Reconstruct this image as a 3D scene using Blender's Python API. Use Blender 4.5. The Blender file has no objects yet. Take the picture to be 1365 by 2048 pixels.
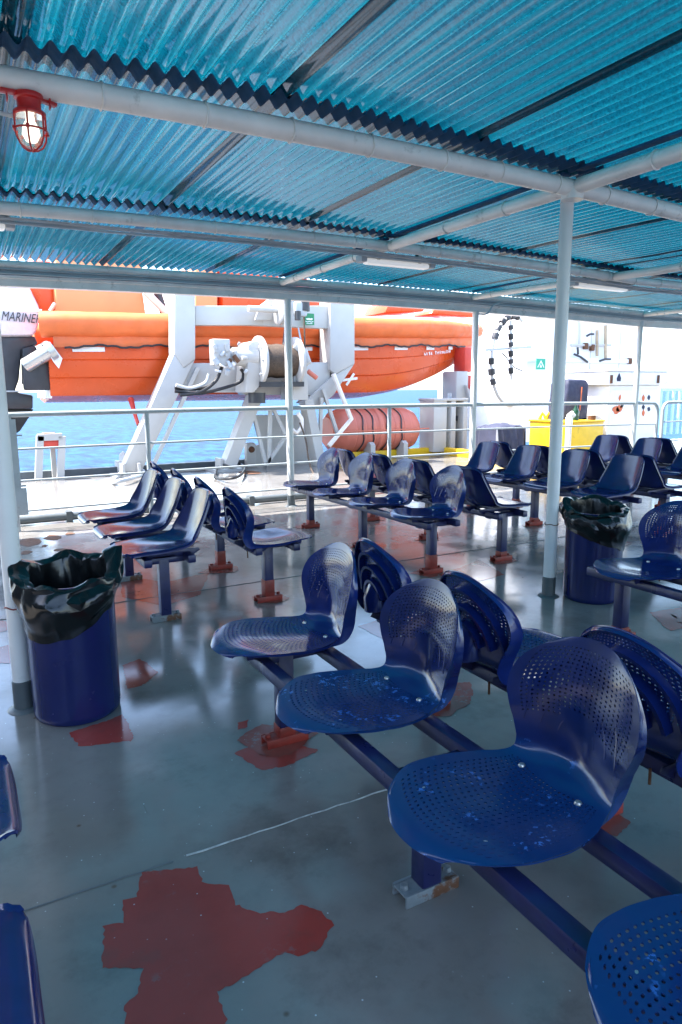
import bpy, bmesh, math, random
from mathutils import Vector, Matrix, noise
from math import sin, cos, pi, radians, sqrt, exp, atan2, hypot

S = bpy.context.scene
COL = S.collection

# ------------------------------------------------------------------ camera
IW, IH, FPX = 1365.0, 2048.0, 1378.0
YAW, PITCH, ROLL, EYE = radians(28.72), radians(10.04), radians(-0.367), 1.32
_F = Vector((sin(YAW) * cos(PITCH), cos(YAW) * cos(PITCH), -sin(PITCH)))
_r = Vector((cos(YAW), -sin(YAW), 0)); _u = _r.cross(_F)
_R = cos(ROLL) * _r + sin(ROLL) * _u
_U = -sin(ROLL) * _r + cos(ROLL) * _u
cd = bpy.data.cameras.new("camera"); cam = bpy.data.objects.new("camera", cd); COL.objects.link(cam)
cd.sensor_fit = 'HORIZONTAL'; cd.sensor_width = 36.0; cd.lens = 36.0 * FPX / IW
cd.clip_start = 0.05; cd.clip_end = 60000
cam.matrix_world = Matrix(((_R.x, _U.x, -_F.x, 0), (_R.y, _U.y, -_F.y, 0), (_R.z, _U.z, -_F.z, EYE), (0, 0, 0, 1)))
S.camera = cam

def at(x, y, Y):
    """world point at depth plane Y seen at photo pixel (x, y): used to measure real positions"""
    d = _R * ((x - IW / 2) / FPX) + _U * (-(y - IH / 2) / FPX) + _F
    return Vector((0, 0, EYE)) + d * (Y / d.y)

# ------------------------------------------------------------------ light
SUN_DIR = Vector((-0.42, 0.20, 0.885)).normalized()      # towards the sun
elev = math.asin(SUN_DIR.z)
w = bpy.data.worlds.new("World"); S.world = w; w.use_nodes = True
nt = w.node_tree; bg = nt.nodes['Background']
sky = nt.nodes.new('ShaderNodeTexSky'); sky.sky_type = 'NISHITA'; sky.sun_disc = False
sky.sun_elevation = elev; sky.sun_rotation = atan2(SUN_DIR.x, SUN_DIR.y)
sky.air_density = 1.0; sky.dust_density = 1.2; sky.ozone_density = 1.0
nt.links.new(sky.outputs[0], bg.inputs[0]); bg.inputs[1].default_value = 0.15
sd = bpy.data.lights.new("sun", 'SUN'); sd.energy = 3.2; sd.angle = radians(0.5); sd.color = (1.0, 0.955, 0.89)
sun = bpy.data.objects.new("sun", sd); COL.objects.link(sun)
sun.rotation_euler = SUN_DIR.to_track_quat('Z', 'Y').to_euler()
S.view_settings.view_transform = 'Standard'; S.view_settings.look = 'None'
S.view_settings.exposure = 2.6; S.view_settings.gamma = 1.0
S.cycles.use_denoising = True
S.cycles.max_bounces = 10; S.cycles.diffuse_bounces = 4; S.cycles.glossy_bounces = 5
S.cycles.transmission_bounces = 6; S.cycles.transparent_max_bounces = 10
S.cycles.sample_clamp_indirect = 6.0

# ------------------------------------------------------------------ materials
def nodes(name):
    m = bpy.data.materials.new(name); m.use_nodes = True
    t = m.node_tree; b = t.nodes['Principled BSDF']
    return m, t, b
def N(t, typ, **kw):
    n = t.nodes.new(typ)
    for k, v in kw.items():
        if k in n.inputs.keys(): n.inputs[k].default_value = v
        else: setattr(n, k, v)
    return n
def coords(t, scale=(1, 1, 1)):
    tc = N(t, 'ShaderNodeTexCoord'); mp = N(t, 'ShaderNodeMapping'); mp.inputs['Scale'].default_value = scale
    t.links.new(tc.outputs['Object'], mp.inputs[0]); return mp.outputs[0]
def noise_n(t, vec, scale, detail=4, rough=.55):
    n = N(t, 'ShaderNodeTexNoise'); n.inputs['Scale'].default_value = scale
    n.inputs['Detail'].default_value = detail; n.inputs['Roughness'].default_value = rough
    t.links.new(vec, n.inputs['Vector']); return n.outputs[0]
def ramp(t, fac, stops):
    r = N(t, 'ShaderNodeValToRGB'); e = r.color_ramp.elements
    while len(e) < len(stops): e.new(.5)
    for i, (p, c) in enumerate(stops):
        e[i].position = p; e[i].color = (c, c, c, 1) if isinstance(c, (int, float)) else (*c, 1)
    t.links.new(fac, r.inputs[0]); return r.outputs[0]
def mix(t, fac, a, b):
    m = N(t, 'ShaderNodeMix', data_type='RGBA')
    for sock, v in ((m.inputs[0], fac), (m.inputs[6], a), (m.inputs[7], b)):
        if isinstance(v, (int, float)): sock.default_value = v
        elif isinstance(v, tuple): sock.default_value = (*v, 1)
        else: t.links.new(v, sock)
    return m.outputs[2]
def bump(t, b, h, strength, dist=.01):
    n = N(t, 'ShaderNodeBump'); n.inputs['Strength'].default_value = strength; n.inputs['Distance'].default_value = dist
    t.links.new(h, n.inputs['Height']); t.links.new(n.outputs[0], b.inputs['Normal'])
def hexc(c): return c
MATS = {}
def paint(name, col, rough=.4, var=.15, scale=6, spec=.5, metal=0, dirt=None, dirt_amt=(.62, .72), dscale=9, bmp=.05, bscale=60):
    """paint or plastic with slight tone variation, wear spots and surface waviness"""
    m, t, b = nodes(name); v = coords(t)
    n = noise_n(t, v, scale, 5)
    lo = tuple(max(0, c * (1 - var)) for c in col); hi = tuple(c * (1 + var) for c in col)
    c = mix(t, ramp(t, n, [(.3, 0), (.7, 1)]), lo, hi)
    if dirt:
        d = ramp(t, noise_n(t, v, dscale, 8, .65), [(dirt_amt[0], 0), (dirt_amt[1], 1)])
        c = mix(t, d, c, dirt)
    t.links.new(c, b.inputs['Base Color'])
    rr = ramp(t, noise_n(t, v, scale * 2.3, 4), [(.3, max(.02, rough * .75)), (.7, min(1, rough * 1.3))])
    t.links.new(rr, b.inputs['Roughness'])
    b.inputs['Specular IOR Level'].default_value = spec; b.inputs['Metallic'].default_value = metal
    if bmp: bump(t, b, noise_n(t, v, bscale, 3), bmp, .004)
    MATS[name] = m; return m

# deck paint: glossy grey with specks, scuffs and waviness
def deck_mat(name, base, specks=True, through=None):
    m, t, b = nodes(name); v = coords(t)
    big = noise_n(t, v, 1.1, 6, .6); mid = noise_n(t, v, 7, 6, .65)
    c = mix(t, ramp(t, big, [(.3, 0), (.7, 1)]), tuple(x * .82 for x in base), tuple(x * 1.15 for x in base))
    c = mix(t, ramp(t, mid, [(.50, 0), (.75, .45)]), c, tuple(x * .6 for x in base))
    if through:                                            # worn places where the grey coat shows through
        a_ = noise_n(t, v, 38, 6, .7); g_ = noise_n(t, v, 3.1, 3)
        mm0 = N(t, 'ShaderNodeMath', operation='MULTIPLY'); t.links.new(ramp(t, a_, [(.52, 0), (.62, 1)]), mm0.inputs[0]); t.links.new(ramp(t, g_, [(.56, 0), (.66, .8)]), mm0.inputs[1])
        c = mix(t, mm0.outputs[0], c, through)
    sc1 = ramp(t, noise_n(t, coords(t, (2.2, 46, 1)), 1.0, 2), [(.755, 0), (.775, .35)]); sc2 = ramp(t, noise_n(t, coords(t, (40, 3, 1)), 1.0, 2), [(.76, 0), (.78, .3)])
    c = mix(t, sc1, c, tuple(min(1, x * 1.9) for x in base)); c = mix(t, sc2, c, tuple(x * .45 for x in base))
    c = mix(t, ramp(t, noise_n(t, v, 1.9, 8, .7), [(.54, 0), (.66, .45)]), c, (.075, .066, .055))
    if specks:
        vo = N(t, 'ShaderNodeTexVoronoi'); vo.inputs['Scale'].default_value = 26; vo.inputs['Randomness'].default_value = 1
        t.links.new(v, vo.inputs['Vector'])
        sp = ramp(t, vo.outputs['Distance'], [(.035, .8), (.07, 0)])
        gate = ramp(t, noise_n(t, v, 2.7, 3), [(.42, 0), (.52, 1)])
        mm = N(t, 'ShaderNodeMath', operation='MULTIPLY'); t.links.new(sp, mm.inputs[0]); t.links.new(gate, mm.inputs[1])
        c = mix(t, mm.outputs[0], c, (.55, .58, .6))
        # rusty brown freckles
        vo2 = N(t, 'ShaderNodeTexVoronoi'); vo2.inputs['Scale'].default_value = 5.3
        t.links.new(v, vo2.inputs['Vector'])
        c = mix(t, ramp(t, vo2.outputs['Distance'], [(.02, .8), (.05, 0)]), c, (.10, .06, .035))
    t.links.new(c, b.inputs['Base Color'])
    rr = ramp(t, noise_n(t, v, 2.4, 7, .65), [(.35, .09), (.5, .14), (.68, .27)])
    t.links.new(rr, b.inputs['Roughness']); b.inputs['Specular IOR Level'].default_value = .5 if through else .95
    h = N(t, 'ShaderNodeMath', operation='ADD')
    h1 = noise_n(t, v, 3.5, 2); h2 = noise_n(t, v, 110, 3)
    s2 = N(t, 'ShaderNodeMath', operation='MULTIPLY'); s2.inputs[1].default_value = .45
    t.links.new(h2, s2.inputs[0]); t.links.new(h1, h.inputs[0]); t.links.new(s2.outputs[0], h.inputs[1])
    bump(t, b, h.outputs[0], .055, .006)
    MATS[name] = m; return m
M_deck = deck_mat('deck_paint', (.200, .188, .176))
M_primer = deck_mat('red_primer', (.31, .046, .036), through=(.16, .15, .16))
M_primer2 = deck_mat('faded_primer', (.26, .065, .05), through=(.2, .2, .2))
M_rust = paint('rust', (.11, .045, .02), .8, .4, 20)
M_bead = paint('weld_bead', (.36, .38, .38), .5, .4, 60)
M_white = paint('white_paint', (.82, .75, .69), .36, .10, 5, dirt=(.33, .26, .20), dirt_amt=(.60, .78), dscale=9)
M_post = paint('post_paint', (.64, .63, .62), .35, .06, 4, dirt=(.26, .2, .16), dirt_amt=(.74, .8), dscale=8)
M_rail = paint('railing_paint', (.36, .39, .41), .35, .10, 6, dirt=(.20, .14, .10), dirt_amt=(.64, .74), dscale=11)
M_davit = paint('davit_paint', (.47, .455, .43), .4, .05, 3, dirt=(.35, .24, .14), dirt_amt=(.70, .82), dscale=5)
M_grey = paint('grey_paint', (.085, .10, .11), .45, .15)
M_lgrey = paint('light_grey', (.42, .44, .46), .4, .1)
M_steel = paint('navy_steel', (.012, .015, .075), .35, .25, 8, dirt=(.012, .014, .05), dirt_amt=(.5, .7))
M_foot = paint('red_steel', (.23, .022, .014), .5, .3, 20)
M_fgrey = paint('grey_steel', (.16, .19, .21), .5, .2, 15, dirt=(.10, .04, .018), dirt_amt=(.50, .58), dscale=16)
M_lapshade_bar = paint('lap_shade_and_bar', (.018, .068, .145), .8, .25, 10, spec=.15)  # navy with the shade at the sheet laps painted in; packing bars share it
M_bin = paint('bin_blue', (.008, .013, .085), .22, .15, 3, dirt=(.35, .42, .6), dirt_amt=(.715, .73), dscale=13, bmp=.02)
M_orange = paint('orange_hull', (.66, .085, .014), .3, .06, 2, dirt=(.5, .2, .1), dirt_amt=(.7, .9), dscale=2)
M_oranget = paint('orange_fabric', (.70, .145, .035), .6, .12, 3, bmp=.35, bscale=9)
M_orangelit = paint('cabin_orange_lit', (.80, .33, .14), .45, .06, 2)  # paler than the hull orange: strong sunlight on the cabin painted into the colour
M_raft = paint('raft_orange', (.62, .17, .11), .45, .10, 2)
M_black = paint('black_rubber', (.012, .012, .014), .45, .2)
M_dark = paint('dark_metal', (.035, .035, .04), .4, .2)
M_rope = paint('wire_rope', (.075, .048, .03), .7, .35, 30, bmp=.6, bscale=90)
M_silver = paint('silver', (.55, .54, .52), .3, .1, 6, metal=.7)
M_yellow = paint('yellow_paint', (.75, .46, .012), .45, .12, 5, dirt=(.2, .1, .03), dirt_amt=(.62, .75), dscale=4)
M_red = paint('red_paint', (.50, .016, .014), .35, .1)
M_redp = paint('red_post', (.60, .06, .04), .4, .1)
M_navyc = paint('navy_cloth', (.035, .04, .075), .8, .2, 5, bmp=.5, bscale=14)
M_green = paint('sign_green', (.012, .22, .085), .4, .05)
M_sgreen = paint('muster_green', (.02, .33, .20), .4, .05)
M_signw = paint('sign_white', (.82, .82, .82), .4, .03)
M_bottle = paint('bottle_green', (.01, .045, .02), .15, .1)
M_pink = paint('cowl_white', (.68, .62, .66), .25, .05)
M_tan = paint('stained_pipe', (.40, .30, .20), .5, .2)
M_letter = paint('lettering_dark', (.03, .03, .035), .4, .05)
M_vest = paint('vest_orange', (.62, .13, .04), .5, .2)
M_pale = paint('pale_blue_paint', (.45, .66, .75), .4, .1)

# moulded blue plastic (chairs); the worn one has flaked paint showing a lighter blue
def plastic(name, col, rough, worn, patch_col=None):
    m, t, b = nodes(name); v = coords(t)
    sz = N(t, 'ShaderNodeSeparateXYZ'); t.links.new(v, sz.inputs[0]); pan = ramp(t, sz.outputs[2], [(.455, 1), (.47, 0)])
    oi = N(t, 'ShaderNodeObjectInfo'); va = N(t, 'ShaderNodeVectorMath', operation='ADD'); sc_ = N(t, 'ShaderNodeMath', operation='MULTIPLY'); sc_.inputs[1].default_value = 37
    t.links.new(oi.outputs['Random'], sc_.inputs[0]); t.links.new(v, va.inputs[0]); t.links.new(sc_.outputs[0], va.inputs[1]); v = va.outputs[0]
    c = mix(t, ramp(t, noise_n(t, v, 9, 5), [(.3, 0), (.7, 1)]), tuple(x * .8 for x in col), tuple(x * 1.25 for x in col))
    sc = ramp(t, noise_n(t, v, 48, 6, .7), [(.70, 0), (.76, .3)])
    c = mix(t, sc, c, tuple(min(1, x * 3 + .02) for x in col))
    if worn:
        a = noise_n(t, v, worn[1], 5, .6); g = noise_n(t, v, worn[2], 2)
        mm = N(t, 'ShaderNodeMath', operation='MULTIPLY')
        t.links.new(ramp(t, a, [(worn[0], 0), (worn[0] + .02, 1)]), mm.inputs[0]); t.links.new(ramp(t, g, [(.56, 0), (.60, 1)]), mm.inputs[1])
        m3 = N(t, 'ShaderNodeMath', operation='MULTIPLY'); t.links.new(mm.outputs[0], m3.inputs[0]); t.links.new(pan, m3.inputs[1])
        c = mix(t, pan, c, (.006, .034, .135)) if worn[0] < .6 else c
        c = mix(t, m3.outputs[0], c, (.05, .17, .50))
    if patch_col:                                  # random patches of a second colour over the seat
        c = mix(t, ramp(t, noise_n(t, v, 5, 4), [(.62, 0), (.70, .8)]), c, patch_col)
    t.links.new(c, b.inputs['Base Color'])
    t.links.new(ramp(t, noise_n(t, v, 14, 5), [(.3, rough * .75), (.7, rough * 1.45)]), b.inputs['Roughness'])
    b.inputs['Specular IOR Level'].default_value = .5
    bump(t, b, noise_n(t, v, 60, 3), .04, .003)
    MATS[name] = m; return m
M_perf = plastic('navy_perforated', (.006, .018, .115), .15, None)
M_worn = plastic('navy_flaking', (.005, .015, .085), .17, (.565, 58, 8))
M_shell = plastic('navy_shell', (.008, .015, .090), .15, None)
M_shellr = plastic('navy_shell_scuffed', (.008, .013, .070), .24, None)

# black bin liner
m, t, b = nodes('bin_liner'); v = coords(t)
b.inputs['Base Color'].default_value = (.004, .005, .006, 1); b.inputs['Specular IOR Level'].default_value = .45
t.links.new(ramp(t, noise_n(t, v, 9, 4), [(.3, .12), (.7, .26)]), b.inputs['Roughness'])
h1 = noise_n(t, v, 14, 2); bump(t, b, h1, .18, .008); M_liner = m

# translucent corrugated roof sheet
m, t, b = nodes('teal_fibreglass'); v = coords(t)
fib = noise_n(t, v, 75, 6, .75); blot = noise_n(t, v, 2.2, 4)
c1 = mix(t, ramp(t, fib, [(.38, 0), (.62, 1)]), (.0004, .023, .046), (.001, .116, .170))
oi0 = N(t, 'ShaderNodeObjectInfo')
c1 = mix(t, ramp(t, oi0.outputs['Random'], [(0, .5), (1, 0)]), c1, (.0008, .040, .062))
stk = noise_n(t, coords(t, (60, .6, 1)), 1.0, 3)
c1 = mix(t, ramp(t, stk, [(.45, 0), (.7, .45)]), c1, (.003, .145, .18))
c1 = mix(t, ramp(t, blot, [(.3, 0), (.75, .5)]), c1, (.001, .078, .110))
tr = N(t, 'ShaderNodeBsdfTranslucent'); t.links.new(c1, tr.inputs[0])
t.links.new(mix(t, .10, c1, (.05, .10, .11)), b.inputs['Base Color']); b.inputs['Roughness'].default_value = .20
b.inputs['Specular IOR Level'].default_value = .6
oi = N(t, 'ShaderNodeObjectInfo')
b.inputs['Specular IOR Level'].default_value = 0.0
ms = N(t, 'ShaderNodeMixShader'); ms.inputs[0].default_value = .50
t.links.new(b.outputs[0], ms.inputs[1]); t.links.new(tr.outputs[0], ms.inputs[2])
gl = N(t, 'ShaderNodeBsdfGlossy'); gl.inputs['Roughness'].default_value = .09
lw = N(t, 'ShaderNodeFresnel'); lw.inputs['IOR'].default_value = 1.6
m2 = N(t, 'ShaderNodeMixShader'); fm_ = N(t, 'ShaderNodeMath', operation='MULTIPLY'); fm_.inputs[1].default_value = 1.25; fm_.use_clamp = True; t.links.new(lw.outputs[0], fm_.inputs[0]); t.links.new(fm_.outputs[0], m2.inputs[0])
t.links.new(ms.outputs[0], m2.inputs[1]); t.links.new(gl.outputs[0], m2.inputs[2])
t.links.new(m2.outputs[0], t.nodes['Material Output'].inputs[0]); M_roof = m

# sea
m, t, b = nodes('sea_water'); v = coords(t)
n1 = noise_n(t, coords(t, (1, .45, 1)), .35, 8, .62); n2 = noise_n(t, coords(t, (1, .5, 1)), .02, 4)
c = mix(t, ramp(t, n1, [(.40, 0), (.62, 1)]), (.0006, .009, .036), (.007, .074, .165))
c = mix(t, ramp(t, n2, [(.3, 0), (.7, .6)]), c, (.003, .040, .105))
t.links.new(c, b.inputs['Base Color']); b.inputs['Roughness'].default_value = .45
b.inputs['Specular IOR Level'].default_value = .10
bump(t, b, n1, .5, .6); M_sea = m

def emit(name, col, strength, base=(.8, .8, .8)):
    m, t, b = nodes(name); b.inputs['Base Color'].default_value = (*base, 1)
    b.inputs['Emission Color'].default_value = (*col, 1); b.inputs['Emission Strength'].default_value = strength
    b.inputs['Roughness'].default_value = .3; return m
M_tube = emit('lit_diffuser', (1, .98, .94), .06)
M_bulb = emit('lit_bulb', (1, .93, .75), .4)
m, t, b = nodes('clear_glass'); b.inputs['Base Color'].default_value = (.86, .9, .84, 1)
b.inputs['Transmission Weight'].default_value = .85; b.inputs['Roughness'].default_value = .18; b.inputs['IOR'].default_value = 1.2
M_glass = m

# ------------------------------------------------------------------ mesh helpers
class MB:
    def __init__(s): s.v = []; s.f = []
    def add(s, vs, fs):
        o = len(s.v); s.v += [tuple(p) for p in vs]; s.f += [tuple(i + o for i in f) for f in fs]; return s
    def box(s, c, d, rot=None):
        hx, hy, hz = d[0] / 2, d[1] / 2, d[2] / 2
        P = [Vector((x, y, z)) for x in (-hx, hx) for y in (-hy, hy) for z in (-hz, hz)]
        if rot is not None: P = [rot @ p for p in P]
        c = Vector(c); P = [p + c for p in P]
        return s.add(P, [(0, 1, 3, 2), (4, 6, 7, 5), (0, 4, 5, 1), (2, 3, 7, 6), (0, 2, 6, 4), (1, 5, 7, 3)])
    def lim(s, x0, x1, y0, y1, z0, z1):
        return s.box(((x0 + x1) / 2, (y0 + y1) / 2, (z0 + z1) / 2), (x1 - x0, y1 - y0, z1 - z0))
    def pipe(s, pts, r, n=12, caps=True, closed=False):
        pts = [Vector(p) for p in pts]; k = len(pts); rings = []
        prev = None
        for i, p in enumerate(pts):
            if closed: d = pts[(i + 1) % k] - pts[i - 1]
            else: d = pts[min(i + 1, k - 1)] - pts[max(i - 1, 0)]
            d.normalize()
            if prev is None:
                a = d.cross(Vector((0, 0, 1)) if abs(d.z) < .9 else Vector((1, 0, 0))).normalized()
            else:
                a = (prev - d * prev.dot(d)).normalized()
            prev = a; bb = d.cross(a)
            rr = r[i] if isinstance(r, (list, tuple)) else r
            rings.append([p + (a * cos(2 * pi * j / n) + bb * sin(2 * pi * j / n)) * rr for j in range(n)])
        vs = [q for ring in rings for q in ring]; fs = []
        for i in range(k if closed else k - 1):
            i2 = (i + 1) % k
            for j in range(n):
                j2 = (j + 1) % n
                fs.append((i * n + j, i * n + j2, i2 * n + j2, i2 * n + j))
        if caps and not closed:
            fs.append(tuple(range(n - 1, -1, -1))); fs.append(tuple((k - 1) * n + j for j in range(n)))
        return s.add(vs, fs)
    def lathe(s, prof, n=32, c=(0, 0, 0), axis='Z'):
        vs = []; fs = []
        for (r, z) in prof:
            for j in range(n):
                a = 2 * pi * j / n
                p = (r * cos(a), r * sin(a), z)
                if axis == 'X': p = (p[2], p[0], p[1])
                if axis == 'Y': p = (p[1], p[2], p[0])
                vs.append((p[0] + c[0], p[1] + c[1], p[2] + c[2]))
        for i in range(len(prof) - 1):
            for j in range(n):
                j2 = (j + 1) % n; fs.append((i * n + j, i * n + j2, (i + 1) * n + j2, (i + 1) * n + j))
        fs.append(tuple(range(n - 1, -1, -1))); fs.append(tuple((len(prof) - 1) * n + j for j in range(n)))
        return s.add(vs, fs)
    def prism(s, pts, vec):
        """closed outline (3-D points) pushed along vec"""
        k = len(pts); vec = Vector(vec); A = [Vector(p) for p in pts]; B = [p + vec for p in A]
        fs = [tuple(range(k)), tuple(range(2 * k - 1, k - 1, -1))]
        fs += [(i, (i + 1) % k, k + (i + 1) % k, k + i) for i in range(k)]
        return s.add(A + B, fs)
    def bar(s, p, q, wx, wy, up=(0, 1, 0)):
        """square bar from p to q; wy is the size along up"""
        p, q = Vector(p), Vector(q); d = (q - p); L = d.length; d.normalize()
        u = Vector(up); u = (u - d * u.dot(d)).normalized(); a = d.cross(u)
        rot = Matrix((a, u, d)).transposed()
        return s.box((p + q) / 2, (wx, wy, L), rot)
    def grid(s, G):
        n = len(G); k = len(G[0]); return s.add([p for row in G for p in row],
            [(i * k + j, i * k + j + 1, (i + 1) * k + j + 1, (i + 1) * k + j) for i in range(n - 1) for j in range(k - 1)])
    def mesh(s, name, mat, smooth=True, bevel=0, solid=0, keep_dir=False):
        me = bpy.data.meshes.new(name); me.from_pydata(s.v, [], s.f)
        bm = bmesh.new(); bm.from_mesh(me)
        if not keep_dir: bmesh.ops.recalc_face_normals(bm, faces=bm.faces)
        bm.to_mesh(me); bm.free()
        me.materials.append(mat)
        if bevel or solid:
            ob = bpy.data.objects.new('tmp', me); COL.objects.link(ob)
            if solid:
                md = ob.modifiers.new('s', 'SOLIDIFY'); md.thickness = solid; md.offset = -1
            if bevel:
                md = ob.modifiers.new('b', 'BEVEL'); md.width = bevel; md.segments = 2; md.limit_method = 'ANGLE'
            dg = bpy.context.evaluated_depsgraph_get(); dg.update()
            m2 = bpy.data.meshes.new_from_object(ob.evaluated_get(dg))
            bpy.data.objects.remove(ob); bpy.data.meshes.remove(me); me = m2; me.name = name
        if smooth:
            for p in me.polygons: p.use_smooth = True
            try: me.set_sharp_from_angle(angle=radians(38))
            except Exception: pass
        return me
    def build(s, name, mat, parent=None, loc=(0, 0, 0), **kw):
        return link(name, s.mesh(name, mat, **kw), parent, loc)
def link(name, me, parent=None, loc=(0, 0, 0), rz=0):
    o = bpy.data.objects.new(name, me); COL.objects.link(o); o.location = loc; o.rotation_euler = (0, 0, rz)
    if parent is not None: o.parent = parent
    return o
def tag(o, label=None, cat=None, group=None, kind=None):
    if label: o['label'] = label
    if cat: o['category'] = cat
    if group: o['group'] = group
    if kind: o['kind'] = kind
    return o
def thing(name, label, cat, loc=(0, 0, 0), rz=0, group=None):
    return tag(link(name, None, None, loc, rz), label, cat, group)
def cr(keys, t):
    """Catmull-Rom through evenly spaced keys, t in 0..1"""
    n = len(keys) - 1; x = min(max(t, 0), 1) * n; i = min(int(x), n - 1); f = x - i
    g = lambda k: keys[min(max(k, 0), n)]
    a, b_, c, d = g(i - 1), g(i), g(i + 1), g(i + 2)
    return .5 * ((2 * b_) + (c - a) * f + (2 * a - 5 * b_ + 4 * c - d) * f * f + (3 * b_ - a - 3 * c + d) * f ** 3)
def rnd(seed): return random.Random(seed)

# ================================================================== THE SETTING
# sea and ship's deck
sea = MB().grid([[(x, y, -11.0) for x in (-40000, -300, 0, 300, 40000)] for y in (-40000, 0, 100, 400, 40000)]).build('sea', M_sea)
tag(sea, kind='structure')
DECK_Y1 = 11.75
dk = MB().lim(-14, 24, -9, DECK_Y1, -.06, 0)
deck = dk.build('deck', M_deck); tag(deck, kind='structure')
hs = MB().lim(-14, 24, -8.9, DECK_Y1 - .03, -11.3, -.065).build('ship_side', M_white); tag(hs, kind='structure')

bw_ = MB().lim(-3.9, -3.6, -8, 7.0, .0, 3.0).build('bulkhead', M_fgrey)
tag(bw_, kind='structure')

def floor_pt(x, y):
    d = _R * ((x - IW / 2) / FPX) + _U * (-(y - IH / 2) / FPX) + _F
    p = Vector((0, 0, EYE)) + d * (-EYE / d.z); return (p.x, p.y)
PZ = [0]
def patch(poly, mat, name='paint_patch', z=None, jit=.007, seed=1, parent=deck):
    """thin coat of paint with a ragged brushed edge, poly in world x,y"""
    R = rnd(seed); out = []; PZ[0] += 1; z = .0010 + .00005 * PZ[0]
    k = len(poly)
    for i in range(k):
        a, b_ = Vector((*poly[i], 0)), Vector((*poly[(i + 1) % k], 0)); n = max(2, int((b_ - a).length / .011))
        for j in range(n):
            p = a.lerp(b_, j / n); q = noise.noise(p * 9) * jit * 1.4
            out.append((p.x + q + R.uniform(-jit, jit) * .55, p.y + noise.noise(p * 9 + Vector((5, 5, 5))) * jit * 1.4 + R.uniform(-jit, jit) * .55, z))
    me = bpy.data.meshes.new(name); bm = bmesh.new()
    vs = [bm.verts.new(p) for p in out]; f = bm.faces.new(vs)
    if f.normal.z < 0: f.normal_flip()
    bmesh.ops.triangulate(bm, faces=bm.faces); bm.normal_update()
    for f in bm.faces:
        if f.normal.z < 0: f.normal_flip()
    bm.to_mesh(me); bm.free(); me.materials.append(mat)
    o = link(name, me, parent); tag(o, kind='structure'); return o
PX = [
 ([(285,1745),(395,1732),(405,1768),(455,1775),(475,1810),(520,1825),(570,1822),(605,1812),(640,1830),(665,1852),(640,1895),(595,1912),(570,1905),(470,1965),(430,1985),(450,2048),(455,2110),(250,2110),(253,2010),(283,1985),(287,1938),(200,1940),(206,1855),(245,1845),(247,1800),(275,1795)], M_primer),
 ([(140,1465),(245,1430),(270,1470),(262,1483),(160,1493)], M_primer),
 ([(470,1508),(530,1480),(600,1490),(640,1500),(585,1530),(525,1542)], M_primer),
 ([(716,1253),(755,1240),(778,1243),(778,1285),(745,1268)], M_primer2),
 ([(900,1365),(940,1365),(948,1390),(930,1415),(900,1422)], M_primer),
 ([(475,1447),(495,1440),(497,1455),(478,1460)], M_primer),
 ([(-40,1240),(20,1243),(15,1262),(-40,1275)], M_primer2),
 ([(-40,1300),(22,1290),(24,1326),(-40,1330)], M_primer2),
 ([(240,1150),(330,1165),(420,1145),(400,1190),(330,1212),(245,1195)], M_primer2),
 ([(1172,1300),(1205,1280),(1212,1322)], M_primer),
 ([(1300,1225),(1365,1215),(1400,1250),(1340,1262)], M_primer),
 ([(880,1150),(960,1120),(1010,1150),(900,1178)], M_primer2),
 ([(245,1330),(280,1318),(318,1345),(285,1372),(255,1378)], M_primer2),
]
for i, (p, mt) in enumerate(PX): patch([floor_pt(*q) for q in p], mt, seed=i + 3)
R = rnd(5)
for (x, y, rx, ry) in [(60,1085,22,9),(105,1075,16,6),(140,1068,10,3),(88,1092,7,2.5),(120,1100,14,3),(52,1105,12,4),(500,945,25,4),(320,1010,14,4)]:
    c = floor_pt(x, y); e = floor_pt(x + rx, y); g = floor_pt(x, y + ry)
    a = hypot(e[0] - c[0], e[1] - c[1]); bq = hypot(g[0] - c[0], g[1] - c[1])
    patch([(c[0] + a * cos(q * pi / 5) * R.uniform(.7, 1.1), c[1] + bq * sin(q * pi / 5) * R.uniform(.7, 1.1)) for q in range(10)], M_rust, 'rust_stain', seed=int(x))
def blob(x, y, r, seed, mt=None):
    R = rnd(seed)
    patch([(x + r * 1.25 * cos(q * pi / 6) * R.uniform(.6, 1.15), y + r * sin(q * pi / 6) * R.uniform(.6, 1.1)) for q in range(12)], mt or M_primer2, seed=seed)
# welded plate seams
for j, (y, x0, x1) in enumerate([(1.778, .46, 2.3), (4.37, -3, 14), (-.85, -3, 6), (1.776, -3, .45), (1.78, 2.31, 9)]):
    R = rnd(j); pts = []
    x = x0
    while x < x1:
        pts.append((x, y + R.uniform(-.003, .003), .001 + R.uniform(0, .0015))); x += .045
    o = MB().pipe(pts, [.0018 + .0022 * abs(noise.noise(Vector((p[0] * 3, j, 0)))) for p in pts], 6).build('weld_seam', M_bead if j == 0 else M_grey, deck)
    tag(o, kind='structure')

# ================================================================== CANOPY
def sag(x, y):
    k = .0075 if y < 3.2 else (.0075 - (y - 3.2) * .00115 if y < 7.2 else .0029)
    xc = 1.5 if y < 3.2 else 1.5 + (y - 3.2) * .62
    return -min(.075, k * (x - xc) ** 2)
PITCHW = .0762
roof = thing('corrugated_roof', 'teal translucent corrugated sheets roofing the seating deck', 'roof')
bays = [(-1.1, 3.16, 2.590), (3.00, 5.13, 2.583), (4.93, 7.36, 2.576)]
SHW = 14 * PITCHW
def sheet(x0, y0, y1, z0, amp=.0165, nw=15.3):
    ys = [y0 + (y1 - y0) * q / 5 for q in range(6)]; xs = int(nw * 10)
    G = []
    for y in ys:
        row = []
        for q in range(xs + 1):
            x = x0 + q / 10 * PITCHW
            row.append((x, y, z0 + sag(x, y) + amp * sin(2 * pi * q / 10)))
        G.append(row)
    return MB().grid(G[::-1])
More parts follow.
